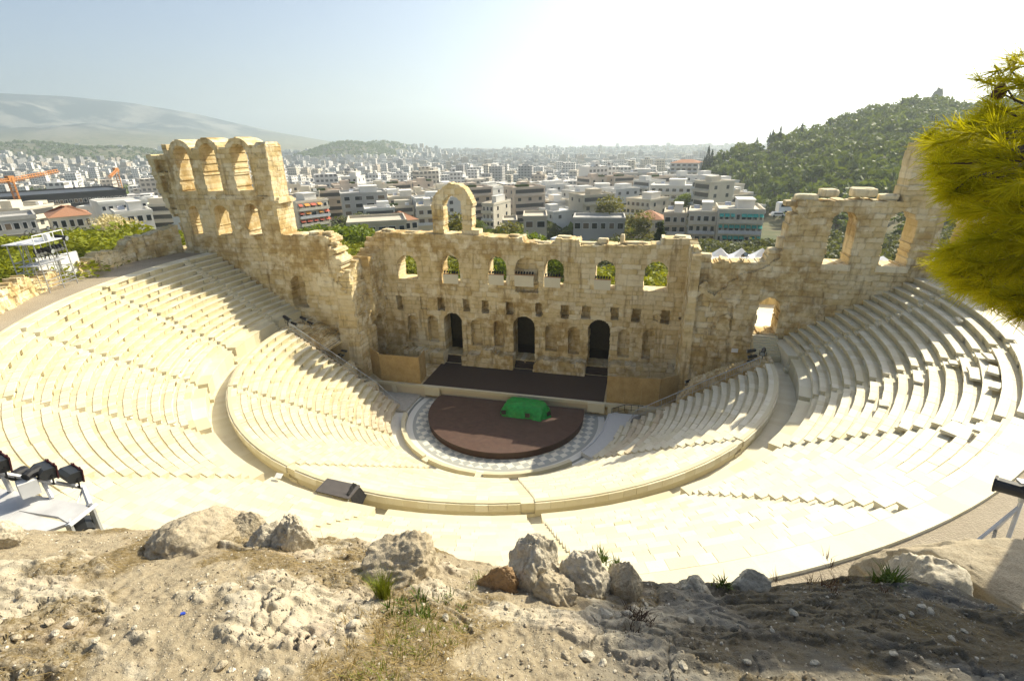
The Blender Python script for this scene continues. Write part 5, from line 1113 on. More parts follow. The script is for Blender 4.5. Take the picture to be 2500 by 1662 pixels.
def city_mat():
    t = NT('city_render'); tn = t.attr('tone'); gm = t.n('ShaderNodeNewGeometry'); sp = t.n('ShaderNodeSeparateXYZ'); t.l(gm.outputs['Position'], sp.inputs[0]); sn_ = t.n('ShaderNodeSeparateXYZ'); t.l(gm.outputs['True Normal'], sn_.inputs[0])
    r = t.n('ShaderNodeValToRGB'); t.l(tn, r.inputs[0]); r.color_ramp.interpolation = 'CONSTANT'; e = r.color_ramp.elements; e[0].color = (.66, .64, .60, 1); e[1].position = .3; e[1].color = (.56, .51, .42, 1)
    for p_, c_ in ((.5, (.42, .41, .39)), (.66, (.70, .68, .63)), (.85, (.58, .50, .40)), (.93, (.34, .33, .32))): q = e.new(p_); q.color = (*c_, 1)
    fz = t.math('FRACT', t.math('DIVIDE', sp.outputs[2], 3.1)); band = t.math('GREATER_THAN', fz, .5)
    hc = t.math('FRACT', t.math('DIVIDE', t.math('ADD', sp.outputs[0], t.math('MULTIPLY', sp.outputs[1], .83)), 3.7)); colm = t.math('GREATER_THAN', hc, .38)
    side = t.math('LESS_THAN', sn_.outputs[2], .5); m_ = t.math('MULTIPLY', t.math('MULTIPLY', band, colm), side)  # dark bands paint windows and balcony shadows into the wall colour
    return t.done(t.mix(t.math('MULTIPLY', m_, .8), r.outputs[0], (.10, .10, .095)), .9)
tag(mesh('city', V, F, city_mat(), tone=T), 'white and cream city spreading in haze to the horizon', None, None, 'stuff')
# trees between the nearer houses
k = 0; tg = np.random.default_rng(17)
while k < 46:
    a_ = tg.uniform(-47, 4); d = tg.uniform(128, 300); x, y = CAM[0]+d*math.sin(math.radians(a_)), CAM[1]+d*math.cos(math.radians(a_))
    if any((x-hx_)**2+(y-hy_)**2 < 10**2 for hx_, hy_ in hero_xy): continue
    K = (BROAD, PINE, OLIVE, YEL)[int(tg.integers(4))]; nm_ = {BROAD: 'dark green leafy', PINE: 'bright pine', OLIVE: 'grey green olive', YEL: 'yellow green'}[K]
    K.put((x, y, float(H(x, y))), float(tg.uniform(7, 11)), '%s tree among the houses, %s, %s' % (nm_, [t_ for q, t_ in SECT if a_ >= q][-1], 'near' if d < 180 else 'farther' if d < 240 else 'far'), 'trees among the houses', squash=1.25); k += 1
# street trees along the street that runs straight away right of centre
for k in range(14):
    d = 150+k*24; a_ = math.radians(-13.55+(-.42 if k % 2 else .42)*150/d*3.2); x, y = CAM[0]+d*math.sin(a_), CAM[1]+d*math.cos(a_); BROAD.put((x, y, float(H(x, y))), random.uniform(8, 10), 'dark street tree on the %s of the street leading away from the stage wall' % ('left' if k % 2 else 'right'), 'trees along the street', squash=1.1)

# ---------------------------------------------------------------- haze in the air
zmin = float(min(Zt.min(), -12))-1.5; zmax = float(Zt.max())+25
hz_m = bpy.data.materials.new('hazy_air'); hz_m.use_nodes = True; ht = hz_m.node_tree; ht.nodes.clear()
ho = ht.nodes.new('ShaderNodeOutputMaterial'); hv = ht.nodes.new('ShaderNodeVolumePrincipled'); ht.links.new(hv.outputs[0], ho.inputs['Volume'])
hv.inputs['Color'].default_value = (.82, .94, 1, 1); hv.inputs['Density'].default_value = HAZE; hv.inputs['Anisotropy'].default_value = .55
mb = MB(); mb.box((CAM[0], CAM[1], (zmin+zmax)/2), (16600, 16600, zmax-zmin)); hb = mb.build('haze', hz_m); tag(hb, 'pale haze lying over the city and hills', None, None, 'stuff')
# ================================================================== FOREGROUND LEDGE
SIL = [(-400, 1232), (0, 1230), (150, 1226), (330, 1224), (450, 1219), (600, 1226), (720, 1245), (850, 1250), (960, 1252), (1030, 1272), (1060, 1292), (1180, 1306), (1290, 1308), (1400, 1325), (1480, 1345), (1560, 1345), (1700, 1350), (1790, 1342), (1900, 1331), (2000, 1325), (2080, 1330), (2200, 1346), (2250, 1372), (2359, 1408), (2700, 1420)]
SA, SE = sil(SIL); SE = -SE
ZF = 26.3
def edge_d(a): return 3.02/np.tan(np.radians(np.interp(a, SA, SE)))
def ledge_base(a, d):
    ds = edge_d(a); ze = CAM[2]-ds*np.tan(np.radians(np.interp(a, SA, SE)))
    return ZF-(ZF-ze)*np.clip(d/ds, 0, 1)**1.15, ds
def ledge_detail(x, y, t):
    big = fbm(x*.75, y*.75, seed=201, oct=3)*.10; rk = fbm(x*1.5+.4*y, y*2.6, seed=207, oct=4)
    rock = sstep(-.10, .06, rk+.12*fbm(x*6, y*6, seed=209, oct=3))
    strata = np.abs(fbm(x*2.2+y, y*7.5-x*1.5, seed=214, oct=4)); crack = np.clip(.06-np.abs(vnoise(x*3+1.5*fbm(x*2, y*2, seed=4), y*5, seed=219)), 0, .06)
    z = big+rock*(.045-strata*.075-crack*.45)+fbm(x*5, y*5, seed=203, oct=4)*.030+fbm(x*24, y*24, seed=205, oct=3)*.015
    dd = np.hypot(x-CAM[0], y-CAM[1]); w1 = fbm(x*.9, y*.9, seed=271, oct=3); s1 = dd*1.9+1.5*w1+.25*x; s2_ = dd*5.1+2.2*fbm(x*1.7, y*1.7, seed=273, oct=3)-.5*x
    z = z+rock*((s1-np.floor(s1))*.060*sstep(-.2, .3, w1)+(s2_-np.floor(s2_))*.022-.03); ck = np.abs(vnoise(x*2.1+.8*w1, y*2.1+fbm(x*3, y*3, seed=276)*.7, seed=275)); z = z-rock*.03*np.clip(1-ck/.035, 0, 1)
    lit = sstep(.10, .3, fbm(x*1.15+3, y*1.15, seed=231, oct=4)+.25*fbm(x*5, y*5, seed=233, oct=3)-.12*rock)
    return z*np.clip(1.25-t*.35, .5, 1), rock, lit
acol = np.radians(np.arange(-112, 78, .17)); nt_ = 235
tt = np.concatenate([np.linspace(.12, 1, nt_)**.9, 1+np.array([.012, .03, .07, .15, .3, .6, 1.0])])
Tg, Ag = np.meshgrid(tt, acol, indexing='ij'); ag = np.degrees(Ag)
dl = np.minimum(Tg, 1); _, ds = ledge_base(ag, 1); Dg = np.where(Tg <= 1, ds*dl, ds+(Tg-1)*1.3)
zb_, _ = ledge_base(ag, Dg); Xg = CAM[0]+Dg*np.sin(Ag); Yg = CAM[1]+Dg*np.cos(Ag)
dz, rockm, litter_shade = ledge_detail(Xg, Yg, dl); litter_shade = np.maximum(litter_shade, .8*sstep(-2, 16, ag)*sstep(-.15, .25, fbm(Xg*1.6+.6*Yg, Yg*1.6, seed=251, oct=4))); fall = np.interp(np.maximum(Tg-1, 0), [0, .012, .03, .07, .15, .3, .6, 1], [0, .03, .12, .5, 1.6, 4.0, 8.3, 12])  # pine litter on the right, thickened to deepen the shade in the ground colour
cl = fbm(Ag*30, zb_-fall, seed=241, oct=4)*.5*np.clip((Tg-1)*8, 0, 1)
Xg = Xg+cl*np.sin(Ag); Yg = Yg+cl*np.cos(Ag)
Zg = np.maximum(zb_+dz*np.where(Tg <= 1, 1, .6)-fall, 15.2)
nr, nc = Zg.shape; V = np.stack([Xg.ravel(), Yg.ravel(), Zg.ravel()], 1); I, J = np.meshgrid(np.arange(nr-1), np.arange(nc-1), indexing='ij'); b0 = (I*nc+J).ravel()
def ledge_mat():
    t = NT('ledge_rock'); rk = t.attr('tone'); lt = t.attr('joint'); n = t.noise(1.3, 6, .6); m_ = t.noise(7, 6, .7); f = t.noise(38, 6, .75); pb = t.voro(46); pb2 = t.voro(90); cr = t.voro(2.6, 'DISTANCE_TO_EDGE', vec=None)
    soil = t.mix(t.rng(n, .35, .65), (.385, .325, .22), (.31, .26, .175)); soil = t.mix(t.rng(f, .42, .66, 0, .65), soil, (.17, .13, .08))
    soil = t.mix(t.rng(pb, .10, .22, .75, 0), soil, (.58, .51, .40)); soil = t.mix(t.rng(pb2, .12, .26, .5, 0), soil, (.50, .43, .33))
    rock = t.mix(t.rng(m_, .35, .68), (.43, .375, .27), (.52, .465, .355)); rock = t.mix(t.rng(n, .52, .7, 0, .7), rock, (.43, .335, .24)); rock = t.mix(t.rng(f, .5, .78, 0, .5), rock, (.24, .20, .14)); rock = t.mix(t.rng(cr, 0, .012, .45, 0), rock, (.16, .12, .07))
    c = t.mix(rk, soil, rock); hu = t.attr('tree_shade'); c = t.mix(t.math('MULTIPLY', hu, t.rng(m_, .3, .6, .5, .9)), c, t.mix(f, (.085, .082, .07), (.20, .195, .175))); c = t.mix(t.math('MULTIPLY', lt, t.rng(f, .35, .62, .25, .95)), c, (.135, .095, .035))  # shade under the pine put into the ground colour, litter over it
    return t.done(c, .93, t.math('ADD', t.math('MULTIPLY', f, .7), t.math('ADD', m_, t.rng(pb, 0, .25, .5, 0))), .8, .02, .15)
MAT['ledge'] = ledge_mat()
tag(mesh('rock_ledge', V, np.stack([b0, b0+nc, b0+nc+1, b0+1], 1), MAT['ledge'], tone=rockm.ravel(), joint=litter_shade.ravel()*(dl.ravel() <= 1), smooth=True), kind='structure')
lg = col.objects['rock_ledge'].data; shd_at = lg.attributes.new('tree_shade', 'FLOAT', 'POINT'); shd_at.data.foreach_set('value', (sstep(-4, 14, ag+14*fbm(Xg*1.1, Yg*1.1, seed=261, oct=4))).astype(np.float32).ravel())  # mask of the painted pine shade, deeper to the right
def ledge_z(x, y):
    x = np.asarray(x, float); y = np.asarray(y, float); a = np.degrees(np.arctan2(x-CAM[0], y-CAM[1])); d = np.hypot(x-CAM[0], y-CAM[1]); b_, ds = ledge_base(a, d); dz_, r_, l_ = ledge_detail(x, y, np.clip(d/ds, 0, 1)); return b_+dz_
TS = np.arange(.6, 9, .012)
def ledge_hit(px, py):
    d = ray(px, py); P = CAM+TS[:, None]*d; k = int(np.argmax(P[:, 2] <= ledge_z(P[:, 0], P[:, 1]))); return P[k]
# ---- boulders
def rock_mat(name, c1, c2, c3):
    t = NT(name); n = t.noise(2.2, 6, .65); m_ = t.noise(10, 6, .7); f = t.noise(45, 5, .7); ch = t.voro(26)
    c = t.mix(t.rng(n, .38, .62), c1, c2); c = t.mix(t.rng(m_, .5, .72, 0, .8), c, c3); c = t.mix(t.rng(f, .5, .75, 0, .6), c, tuple(q*.45 for q in c3)); c = t.mix(t.rng(ch, .05, .2, .5, 0), c, tuple(min(1, q*1.2) for q in c1))
    return t.done(c, .92, t.math('ADD', m_, t.math('MULTIPLY', f, .6)), .8, .03, .15)
MAT['rk_white'] = rock_mat('white_rock', (.58, .53, .42), (.49, .435, .33), (.27, .225, .15)); MAT['rk_grey'] = rock_mat('grey_brown_rock', (.44, .385, .285), (.34, .29, .20), (.19, .15, .095)); MAT['rk_brown'] = rock_mat('brown_rock', (.40, .27, .15), (.30, .2, .11), (.16, .10, .05)); MAT['rk_dark'] = rock_mat('dark_brown_rock', (.26, .195, .12), (.20, .15, .09), (.11, .08, .05)); MAT['rk_tan'] = rock_mat('tan_rock', (.47, .405, .29), (.41, .345, .24), (.28, .225, .145))
def boulder(name, label, c, size, seed, mat, rz=0, lvl=5, cat='rock', rough=.22, flat=0, group=None, tilt=0, mound=False):
    V, F = ICO[lvl]; V = V.copy(); n = fbm(V[:, 0]*1.1, V[:, 1]*1.1, V[:, 2]*1.1, seed=seed, oct=4)
    rg = np.random.default_rng(seed)
    for k in range(11):                                  # broken planes
        u = rg.normal(size=3); u /= np.linalg.norm(u); h = rg.uniform(.5, .85); dd_ = V@u; V = V-np.outer(np.maximum(0, dd_-h)*.8, u)
    r1 = 1-np.abs(fbm(V[:, 0]*2.6+1.3*n, V[:, 1]*2.6, V[:, 2]*4.2, seed=seed+5, oct=4))*2
    V = V*(1+rough*n+rough*.42*r1)[:, None]+(fbm(V[:, 0]*7, V[:, 1]*7, V[:, 2]*7, seed=seed+1, oct=4)*rough*.34)[:, None]*V
    if mound: V[:, :2] *= (1.16-.22*np.clip(V[:, 2], -.6, 1))[:, None]
    if flat: V[:, 2] = np.where(V[:, 2] > flat, flat+(V[:, 2]-flat)*.12, V[:, 2])
    V = V*np.array(size)
    o = mesh(name, V, F, mat, smooth=lvl > 2); o.location = [float(q) for q in c]; o.rotation_euler = (tilt, 0, rz); return tag(o, label, cat, group)
def rock_at(label, x0, x1, ytop, ybase, seed, mat, deep=.7, lvl=5, rough=.22, back=0.0, flat=0):
    """a boulder seated on the ledge, seen between x0 and x1 with its crown at ytop (display pixels)"""
    p = ledge_hit(*disp((x0+x1)/2, ybase)); d = math.hypot(p[0]-CAM[0], p[1]-CAM[1])+back; L = np.linalg.norm(hd(*disp(x0, ybase), d)-hd(*disp(x1, ybase), d)); zt = hd(*disp((x0+x1)/2, ytop), d)[2]
    c = hd(*disp((x0+x1)/2, ybase), d); h = max(.05, zt-p[2]); return boulder('boulder', label, (c[0], c[1], p[2]+h*.06), (L*.46, L*.50*deep, h*1.0), seed, mat, -math.atan2(c[0]-CAM[0], c[1]-CAM[1]), lvl, rough=rough, flat=flat, mound=True)
rock_at('big domed grey boulder on the ledge edge, left of the white rock', 350, 600, 1172, 1246, 3, MAT['rk_tan'], .7, 6, .2)
rock_at('dark brown flat sided rock adjoining the big domed boulder', 525, 620, 1182, 1240, 9, MAT['rk_grey'], .6, 6, .16, .02)
rock_at('low pale stone between the domed boulder and the white rock', 575, 665, 1210, 1250, 12, MAT['rk_white'], .6, 5, .28, -.05)
rock_at('jagged white rock with a dark right side on the ledge edge', 640, 732, 1182, 1258, 17, MAT['rk_white'], .8, 6, .34)
rock_at('pale pointed rock standing up from the ledge at the picture centre', 1180, 1290, 1204, 1335, 24, MAT['rk_white'], .9, 6, .3)
rock_at('blocky grey rock with green weeds right of the pointed rock', 1285, 1420, 1284, 1352, 25, MAT['rk_white'], .8, 6, .24)
rock_at('squarish pale rock at the right end of the blocky group', 1390, 1490, 1296, 1358, 27, MAT['rk_tan'], .9, 6, .2, .0)
rock_at('low grey lump in front of the pointed rock', 1225, 1335, 1326, 1368, 29, MAT['rk_tan'], .8, 6, .3, -.05)
rock_at('small white rock on the ledge edge, left of a pair', 1556, 1640, 1324, 1356, 31, MAT['rk_white'], .6, 5, .3); rock_at('small white rock on the ledge edge, right of a pair', 1680, 1775, 1321, 1356, 33, MAT['rk_white'], .6, 5, .3)
rock_at('rust brown layered rock beside the pointed rock', 1110, 1190, 1312, 1350, 37, MAT['rk_brown'], .5, 6, .36)
rock_at('flaky pinkish rock shelf in the middle of the ledge', 830, 1035, 1250, 1310, 41, MAT['rk_tan'], .7, 6, .3, -.05)
rock_at('rough white rock at the left picture edge', -60, 48, 1192, 1256, 45, MAT['rk_white'], .8, 6, .32)
# great slab below the ledge on the right
p = hd(*disp(2400, 1345), 8.4); boulder('boulder', 'great flat topped pale rock slab below the shaded ledge on the right', (p[0]+.6, p[1]-.1, p[2]-1.05), (2.5, 1.25, 1.3), 61, MAT['rk_tan'], -.62, 6, rough=.12, flat=.55, tilt=.12)
p = hd(*disp(2130, 1305), 8.0); boulder('boulder', 'cream and ochre rock face at the left end of the great slab', (p[0]+.2, p[1]+.1, p[2]-.62), (.50, .55, .75), 63, MAT['rk_white'], .3, 5)
# ---- loose stones: the larger ones one by one, the small pebbles as one layer
rg = np.random.default_rng(11); st_lab = lambda x, y: '%s stone lying %s on the %s of the ledge' % (random.choice(['pale', 'whitish']), 'in the dry soil' if x < 1200 else 'in the tree shade', 'left' if x < 500 else 'lower middle' if x < 1200 else 'right')
for k in range(60):
    x, y = rg.uniform(10, 2340), rg.uniform(1330, 1566)
    if x > 1250: y = rg.uniform(1390, 1566)
    p = ledge_hit(*disp(x, y)); s_ = float(rg.choice([.012, .018, .024, .034, .05], p=[.38, .36, .18, .06, .02]))
    boulder('stone', st_lab(x, y), (p[0], p[1], float(ledge_z(p[0], p[1]))+s_*.35), (s_*rg.uniform(.9, 1.5), s_, s_*rg.uniform(.6, .85)), int(rg.integers(9999)), MAT['rk_white'] if rg.random() < .75 else MAT['rk_tan'], rg.uniform(0, 6.3), 2, 'stone', .35, 0, 'loose stones on the ledge')
n = 15000; aa = np.radians(rg.uniform(-78, 46, n)); _, ds = ledge_base(np.degrees(aa), 1); d1 = ds*np.sqrt(rg.uniform(.05, .97, n)); xs, ys = CAM[0]+d1*np.sin(aa), CAM[1]+d1*np.cos(aa); dens = fbm(xs*1.3, ys*1.3, seed=77, oct=3); keep = dens+rg.uniform(-.6, .6, n) > -.15; xs, ys = xs[keep], ys[keep]; n = len(xs); zs = ledge_z(xs, ys)
bv, bf = ICO[1]; s_ = .0025+.0075*rg.random(n)**4; Vp = bv[None]*(1+.35*rg.uniform(-1, 1, (n, len(bv), 1)))*(s_[:, None]*rg.uniform(.6, 1.4, (n, 3)))[:, None]+np.stack([xs, ys, zs+s_*.3], 1)[:, None]
Fp = bf[None]+(np.arange(n)*len(bv))[:, None, None]
t = NT('pebble'); tn = t.attr('tone'); MAT['pebble'] = t.done(t.mix(tn, (.26, .21, .14), (.66, .61, .50)), .85)
tag(mesh('pebbles', Vp.reshape(-1, 3), Fp.reshape(-1, 3), MAT['pebble'], tone=np.repeat(rg.random(n)**1.7, len(bf))), 'small pale pebbles strewn over the dry ledge', None, None, 'stuff')
# ---- grass and straw
def blades(P, n, L, w, rg, up=.9, spread=.5, bend=.5):
    V = []; F = []; T = []
    for p in P:
        for k in range(n):
            a = rg.uniform(0, 6.28); l = L*rg.uniform(.5, 1.15); o = np.array([math.cos(a), math.sin(a), 0]); b = p+o*rg.uniform(0, .02)+np.array([rg.normal(0, .012), rg.normal(0, .012), 0]); s = rg.uniform(.1, spread); side = np.array([-o[1], o[0], 0])*w; i = len(V)
            m_ = b+(o*s*.5+np.array([0, 0, up*.55]))*l; e = b+(o*(s+bend*s)+np.array([0, 0, up]))*l
            V += [b-side, b+side, m_+side*.8, m_-side*.8, e]; F += [(i, i+1, i+2, i+3), (i+3, i+2, i+4)]; T += [rg.random()]*2
    return V, F, T
MAT['grass'] = leaf_mat('grass_blade', (.13, .155, .02), .3); MAT['straw'] = leaf_mat('straw_blade', (.25, .185, .075), .2); MAT['weed'] = leaf_mat('weed_leaf', (.075, .11, .02), .25)
def tuft(label, x, y, n, L, mat, w=.0022, spread=.55, pts=1, cat='grass tuft', rad_=.0):
    p = ledge_hit(*disp(x, y)); P = []
    for k in range(pts): q = p+np.array([rg.normal(0, rad_), rg.normal(0, rad_), 0]); q[2] = float(ledge_z(q[0], q[1]))-.005; P.append(q)
    V, F, T = blades(P, n, L, w, rg, spread=spread); o = mesh('grass_tuft', V, F, mat, tone=T); return tag(o, label, cat)
tuft('tall green grass tuft growing from the rock left of centre', 884, 1380, 90, .2, MAT['grass'], .0022, .38, 3, rad_=.014); tuft('thin dry stalks left of the green grass tuft', 562, 1346, 9, .15, MAT['straw'], .0013, .5)
tuft('low green weed patch below the grass tuft', 945, 1408, 14, .05, MAT['weed'], .004, .8, 14, rad_=.075); tuft('small weed cushion right of the weed patch', 1040, 1392, 10, .045, MAT['weed'], .003, .8, 8, rad_=.05); tuft('leafy weed growing beside the white rock', 660, 1240, 22, .08, MAT['weed'], .006, .9, 2, rad_=.02)
tuft('green weed on top of the blocky grey rock', 1395, 1292, 16, .07, MAT['weed'], .005, .9, 5, rad_=.05); tuft('green weed low on the face of the blocky grey rock', 1418, 1318, 14, .06, MAT['weed'], .005, .9, 6, rad_=.045); tuft('yellow grass growing left of the pointed rock', 1125, 1338, 14, .08, MAT['grass'], .0018, .7, 6, rad_=.06); tuft('green weed between the small white rocks', 1665, 1350, 14, .06, MAT['weed'], .005, .9, 4, rad_=.04); tuft('dry golden grass clump between the pointed and blocky rocks', 1180, 1340, 12, .06, MAT['straw'], .002, .8, 8, rad_=.06)
tuft('dark dry bush at the edge of the tree shade', 1470, 1425, 14, .05, plain('dead_twigs', (.06, .035, .02), .9), .0025, 1.2, 14, 'dead bush', .05); tuft('russet dry grass on the shaded rim', 1925, 1345, 14, .07, plain('russet_grass', (.13, .06, .025), .9), .002, 1.0, 14, rad_=.12); tuft('dark green bush on the shaded rim by the great slab', 2040, 1340, 24, .09, MAT['weed'], .005, 1.0, 8, 'bush', .05)
for k, (x, y) in enumerate(((860, 1470), (930, 1505), (820, 1530), (990, 1440), (1010, 1500), (900, 1550), (870, 1420), (960, 1460))):
    tuft('sparse yellowing grass patch low in the middle of the ledge, %s' % ('left part' if x < 880 else 'centre part' if x < 970 else 'right part'), x, y, 10, .045, MAT['grass'] if k % 2 else MAT['straw'], .0018, .9, 16, rad_=.10)
    col.objects[-1]['group'] = 'sparse grass patches on the ledge'
# straw litter as one layer
n = 15000; aa = np.radians(rg.uniform(-78, 46, n)); _, ds = ledge_base(np.degrees(aa), 1); d1 = ds*np.sqrt(rg.uniform(.05, 1.0, n)); xs, ys = CAM[0]+d1*np.sin(aa), CAM[1]+d1*np.cos(aa); _, _, lt = ledge_detail(xs, ys, xs*0+.5); keep = lt > rg.uniform(.25, 1.0, n); xs, ys = xs[keep], ys[keep]; n = len(xs); zs = ledge_z(xs, ys)
a_ = rg.uniform(0, 6.28, n); l_ = rg.uniform(.02, .085, n); ux, uy = np.cos(a_)*l_, np.sin(a_)*l_; w_ = .0011; P = np.stack([xs, ys, zs+.003], 1); E_ = np.stack([xs+ux, ys+uy, ledge_z(xs+ux, ys+uy)+rg.uniform(.002, .025, n)], 1); S_ = np.stack([-np.sin(a_)*w_, np.cos(a_)*w_, 0*a_], 1)
V = np.stack([P-S_, P+S_, E_+S_, E_-S_], 1).reshape(-1, 3); tag(mesh('straw_litter', V, np.arange(4*n).reshape(n, 4), MAT['straw'], tone=rg.random(n)*.8), 'dry straw and twigs matted in patches on the ledge', None, None, 'stuff')
for k, (x, y, lab) in enumerate(((645, 1260, 'blue scrap of litter near the white rock'), (421, 1416, 'blue scrap of litter in the straw at lower left'))):
    p = ledge_hit(*disp(x, y)); o = thing('litter_scrap', lab, 'litter', p); mb = MB(); mb.tube([(0, 0, 0), (0, .004, .012)], .014, 10, .012); mb.box((.008, 0, .012), (.018, .012, .006), rz=.6); mesh('cap', mb.v, mb.f, plain('blue_plastic', (.03, .07, .42), .4), o)
# ---------------------------------------------------------------- overhanging pine on the right
pt = thing('pine_tree', 'large pine overhanging the right picture edge with long bright needles', 'tree', (22.0, -35.8, 15.6))
rg = np.random.default_rng(5); tips = []
BND_Y = np.array([118, 130, 160, 205, 240, 262, 290, 310, 345, 390, 430, 470, 520, 560, 585, 605, 640, 665, 690, 715, 735]); BND_X = np.array([2359, 2300, 2240, 2222, 2250, 2262, 2205, 2135, 2120, 2140, 2160, 2190, 2215, 2222, 2150, 2140, 2178, 2205, 2250, 2310, 2365])
def in_view(P):
    d = P-CAM; zc = d@FW; return (1250+FPX*(d@RT)/zc)/D2F, (831-FPX*(d@UP)/zc)/D2F, zc
while len(tips) < 620:
    d = rg.uniform(4.6, 8.6); y = rg.uniform(118, 735); bx = float(np.interp(y, BND_Y, BND_X)); x = bx+4+abs(rg.normal(0, 1))*135
    if x > 2800: continue
    if 118 < y < 262 and rg.random() < .90: continue
    p = hd(*disp(x, y), d); tips.append((p, 0))
na_ = len(tips); k = 0
SH = [(1500, 1360), (1800, 1345), (2100, 1345), (2359, 1415), (2440, 1760), (1270, 1760), (1300, 1590), (1400, 1490)]
def in_poly(x, y, P):
    c = False
    for i in range(len(P)):
        (x1, y1), (x2, y2) = P[i], P[i-1]
        if (y1 > y) != (y2 > y) and x < (x2-x1)*(y-y1)/(y2-y1)+x1: c = not c
    return c
gaps_ = []
for j in range(2400):                  # unseen crown mass beside and above the photographer, added to block sky light
    u = rg.normal(size=3); u /= np.linalg.norm(u); tips.append((np.array([20.3, -43.2, 30.8])+u*np.array([3.0, 3.6, 2.0])*rg.random()**.4, 2))
while k < 3700:
    x, y = rg.uniform(1270, 2440), rg.uniform(1340, 1760)
    if not in_poly(x, y, SH): continue
    g = fbm(np.array([x/95.]), np.array([y/60.]), seed=88, oct=2)[0]
    if g > .22+.25*(x > 1900): continue
    p = CAM+ray(*disp(x, y)); d = ray(*disp(x, y)); t_ = (24.9-CAM[2])/d[2]; gp = CAM+d*t_; h = rg.uniform(7.5, 10.5); q = gp+np.array([SUN[0]/SUN[2], SUN[1]/SUN[2], 1])*h; tips.append((q, 1)); k += 1
Pt = np.array([t_[0] for t_ in tips]); kind_ = np.array([t_[1] for t_ in tips])
hubA = np.array([19.2, -38.6, 27.9]); hubB = Pt[kind_ == 1].mean(0); hubC = np.array([20.3, -43.2, 30.6])
hub = np.where(kind_[:, None] == 0, hubA, np.where(kind_[:, None] == 1, hubB, hubC)); outw = Pt-hub; outw /= np.linalg.norm(outw, axis=1)[:, None]
wind = np.where(kind_[:, None] == 0, -RT*1.0+np.array([0, 0, .10]), np.array([0, 0, .3])); dirs = outw*.45+wind*.8+rg.normal(0, .28, Pt.shape); dirs /= np.linalg.norm(dirs, axis=1)[:, None]
V = []; nper = np.where(kind_ == 0, 74, 52)
idx = np.repeat(np.arange(len(Pt)), nper); m_ = len(idx); s_ = rg.uniform(0, 1, m_); D_ = dirs[idx]; kd = kind_[idx]
base = Pt[idx]-D_*(s_*np.where(kd == 0, .24, .5))[:, None]; nd_ = D_*rg.uniform(.55, 1.1, m_)[:, None]+rg.normal(0, .33, (m_, 3)); nd_ /= np.linalg.norm(nd_, axis=1)[:, None]
L_ = np.where(kd == 0, rg.uniform(.10, .20, m_), rg.uniform(.14, .24, m_)); wd = np.where(kd == 0, .0027, .02); sd_ = np.cross(nd_, rg.normal(size=(m_, 3))); sd_ /= np.linalg.norm(sd_, axis=1)[:, None]
e_ = base+nd_*L_[:, None]+np.array([0, 0, -.012]); V = np.stack([base-sd_*wd[:, None], base+sd_*wd[:, None], e_+sd_*(wd*.5)[:, None], e_-sd_*(wd*.5)[:, None]], 1).reshape(-1, 3)
MAT['needle'] = leaf_mat('pine_needle', (.29, .285, .010), .58, .5)
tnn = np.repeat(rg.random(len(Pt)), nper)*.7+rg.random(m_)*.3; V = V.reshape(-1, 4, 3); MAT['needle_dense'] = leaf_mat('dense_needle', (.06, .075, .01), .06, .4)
for nm_, sel, mt_ in (('needles', kd == 0, 'needle'), ('unseen_needles', kd > 0, 'needle_dense')): q_ = int(sel.sum()); adj(mesh(nm_, V[sel].reshape(-1, 3), np.arange(4*q_).reshape(q_, 4), MAT[mt_], tone=tnn[sel]), pt)  # unseen crown needles made opaque so they block more light
mb = MB(); mb.tube([(22.0, -35.8, 15.2), (21.9, -35.9, 20), (21.5, -36.3, 26), (21.2, -36.2, 31), (20.8, -36.4, 34.5)], .30, 9, .10); adj(mb.build('trunk', MAT['bark'], None), pt)
mb = MB(); mb.tube([(21.6, -36.2, 25.2), (20.4, -37.6, 26.8), hubA], .12, 7, .06)
for i in range(0, na_, 3):
    t_ = Pt[i]-dirs[i]*.1; h_ = hubA+(t_-hubA)*.35+rg.normal(0, .12, 3); mb.tube([tuple(hubA+(h_-hubA)*.3), tuple(h_), tuple(t_-dirs[i]*.25), tuple(t_)], .02, 4, .005, cap=False)
adj(mb.build('branch', MAT['bark'], None), pt)
mb = MB(); mb.tube([(21.3, -36.3, 29.5), tuple(hubB)], .12, 7, .06)
mb.tube([(21.3, -36.3, 28.5), (21.4, -40, 30), tuple(hubC)], .12, 7, .06)
for i in range(na_, len(Pt), 12):
    hb_ = hubB if kind_[i] == 1 else hubC; t_ = Pt[i]; h_ = hb_+(t_-hb_)*.4+rg.normal(0, .2, 3); mb.tube([tuple(hb_), tuple(h_), tuple(t_)], .03, 4, .008, cap=False)
adj(mb.build('branch', MAT['bark'], None), pt)
for (x, y, d) in ((2303, 211, 5.6), (2262, 268, 6.0)):
    p = hd(*disp(x, y), d); V, F = ICO[2]; Vc = V*np.array([.045, .045, .06])*(1+.18*np.sin(V[:, 2:3]*22)); adj(mesh('cone', Vc+p, F, plain('pine_cone', (.10, .05, .03), .8)), pt)
# bare sprig with twigs above the branch
mb = MB()
for a_, b_, c_ in (((2359, 190), (2330, 165), (2318, 130)), ((2340, 235), (2310, 190), (2290, 150)), ((2359, 240), (2300, 212), (2262, 226)), ((2330, 165), (2342, 140), (2335, 128))): mb.tube([tuple(hd(*disp(*q), 5.6)) for q in (a_, b_, c_)], .008, 5, .004)
adj(mb.build('twig', MAT['bark']), pt)
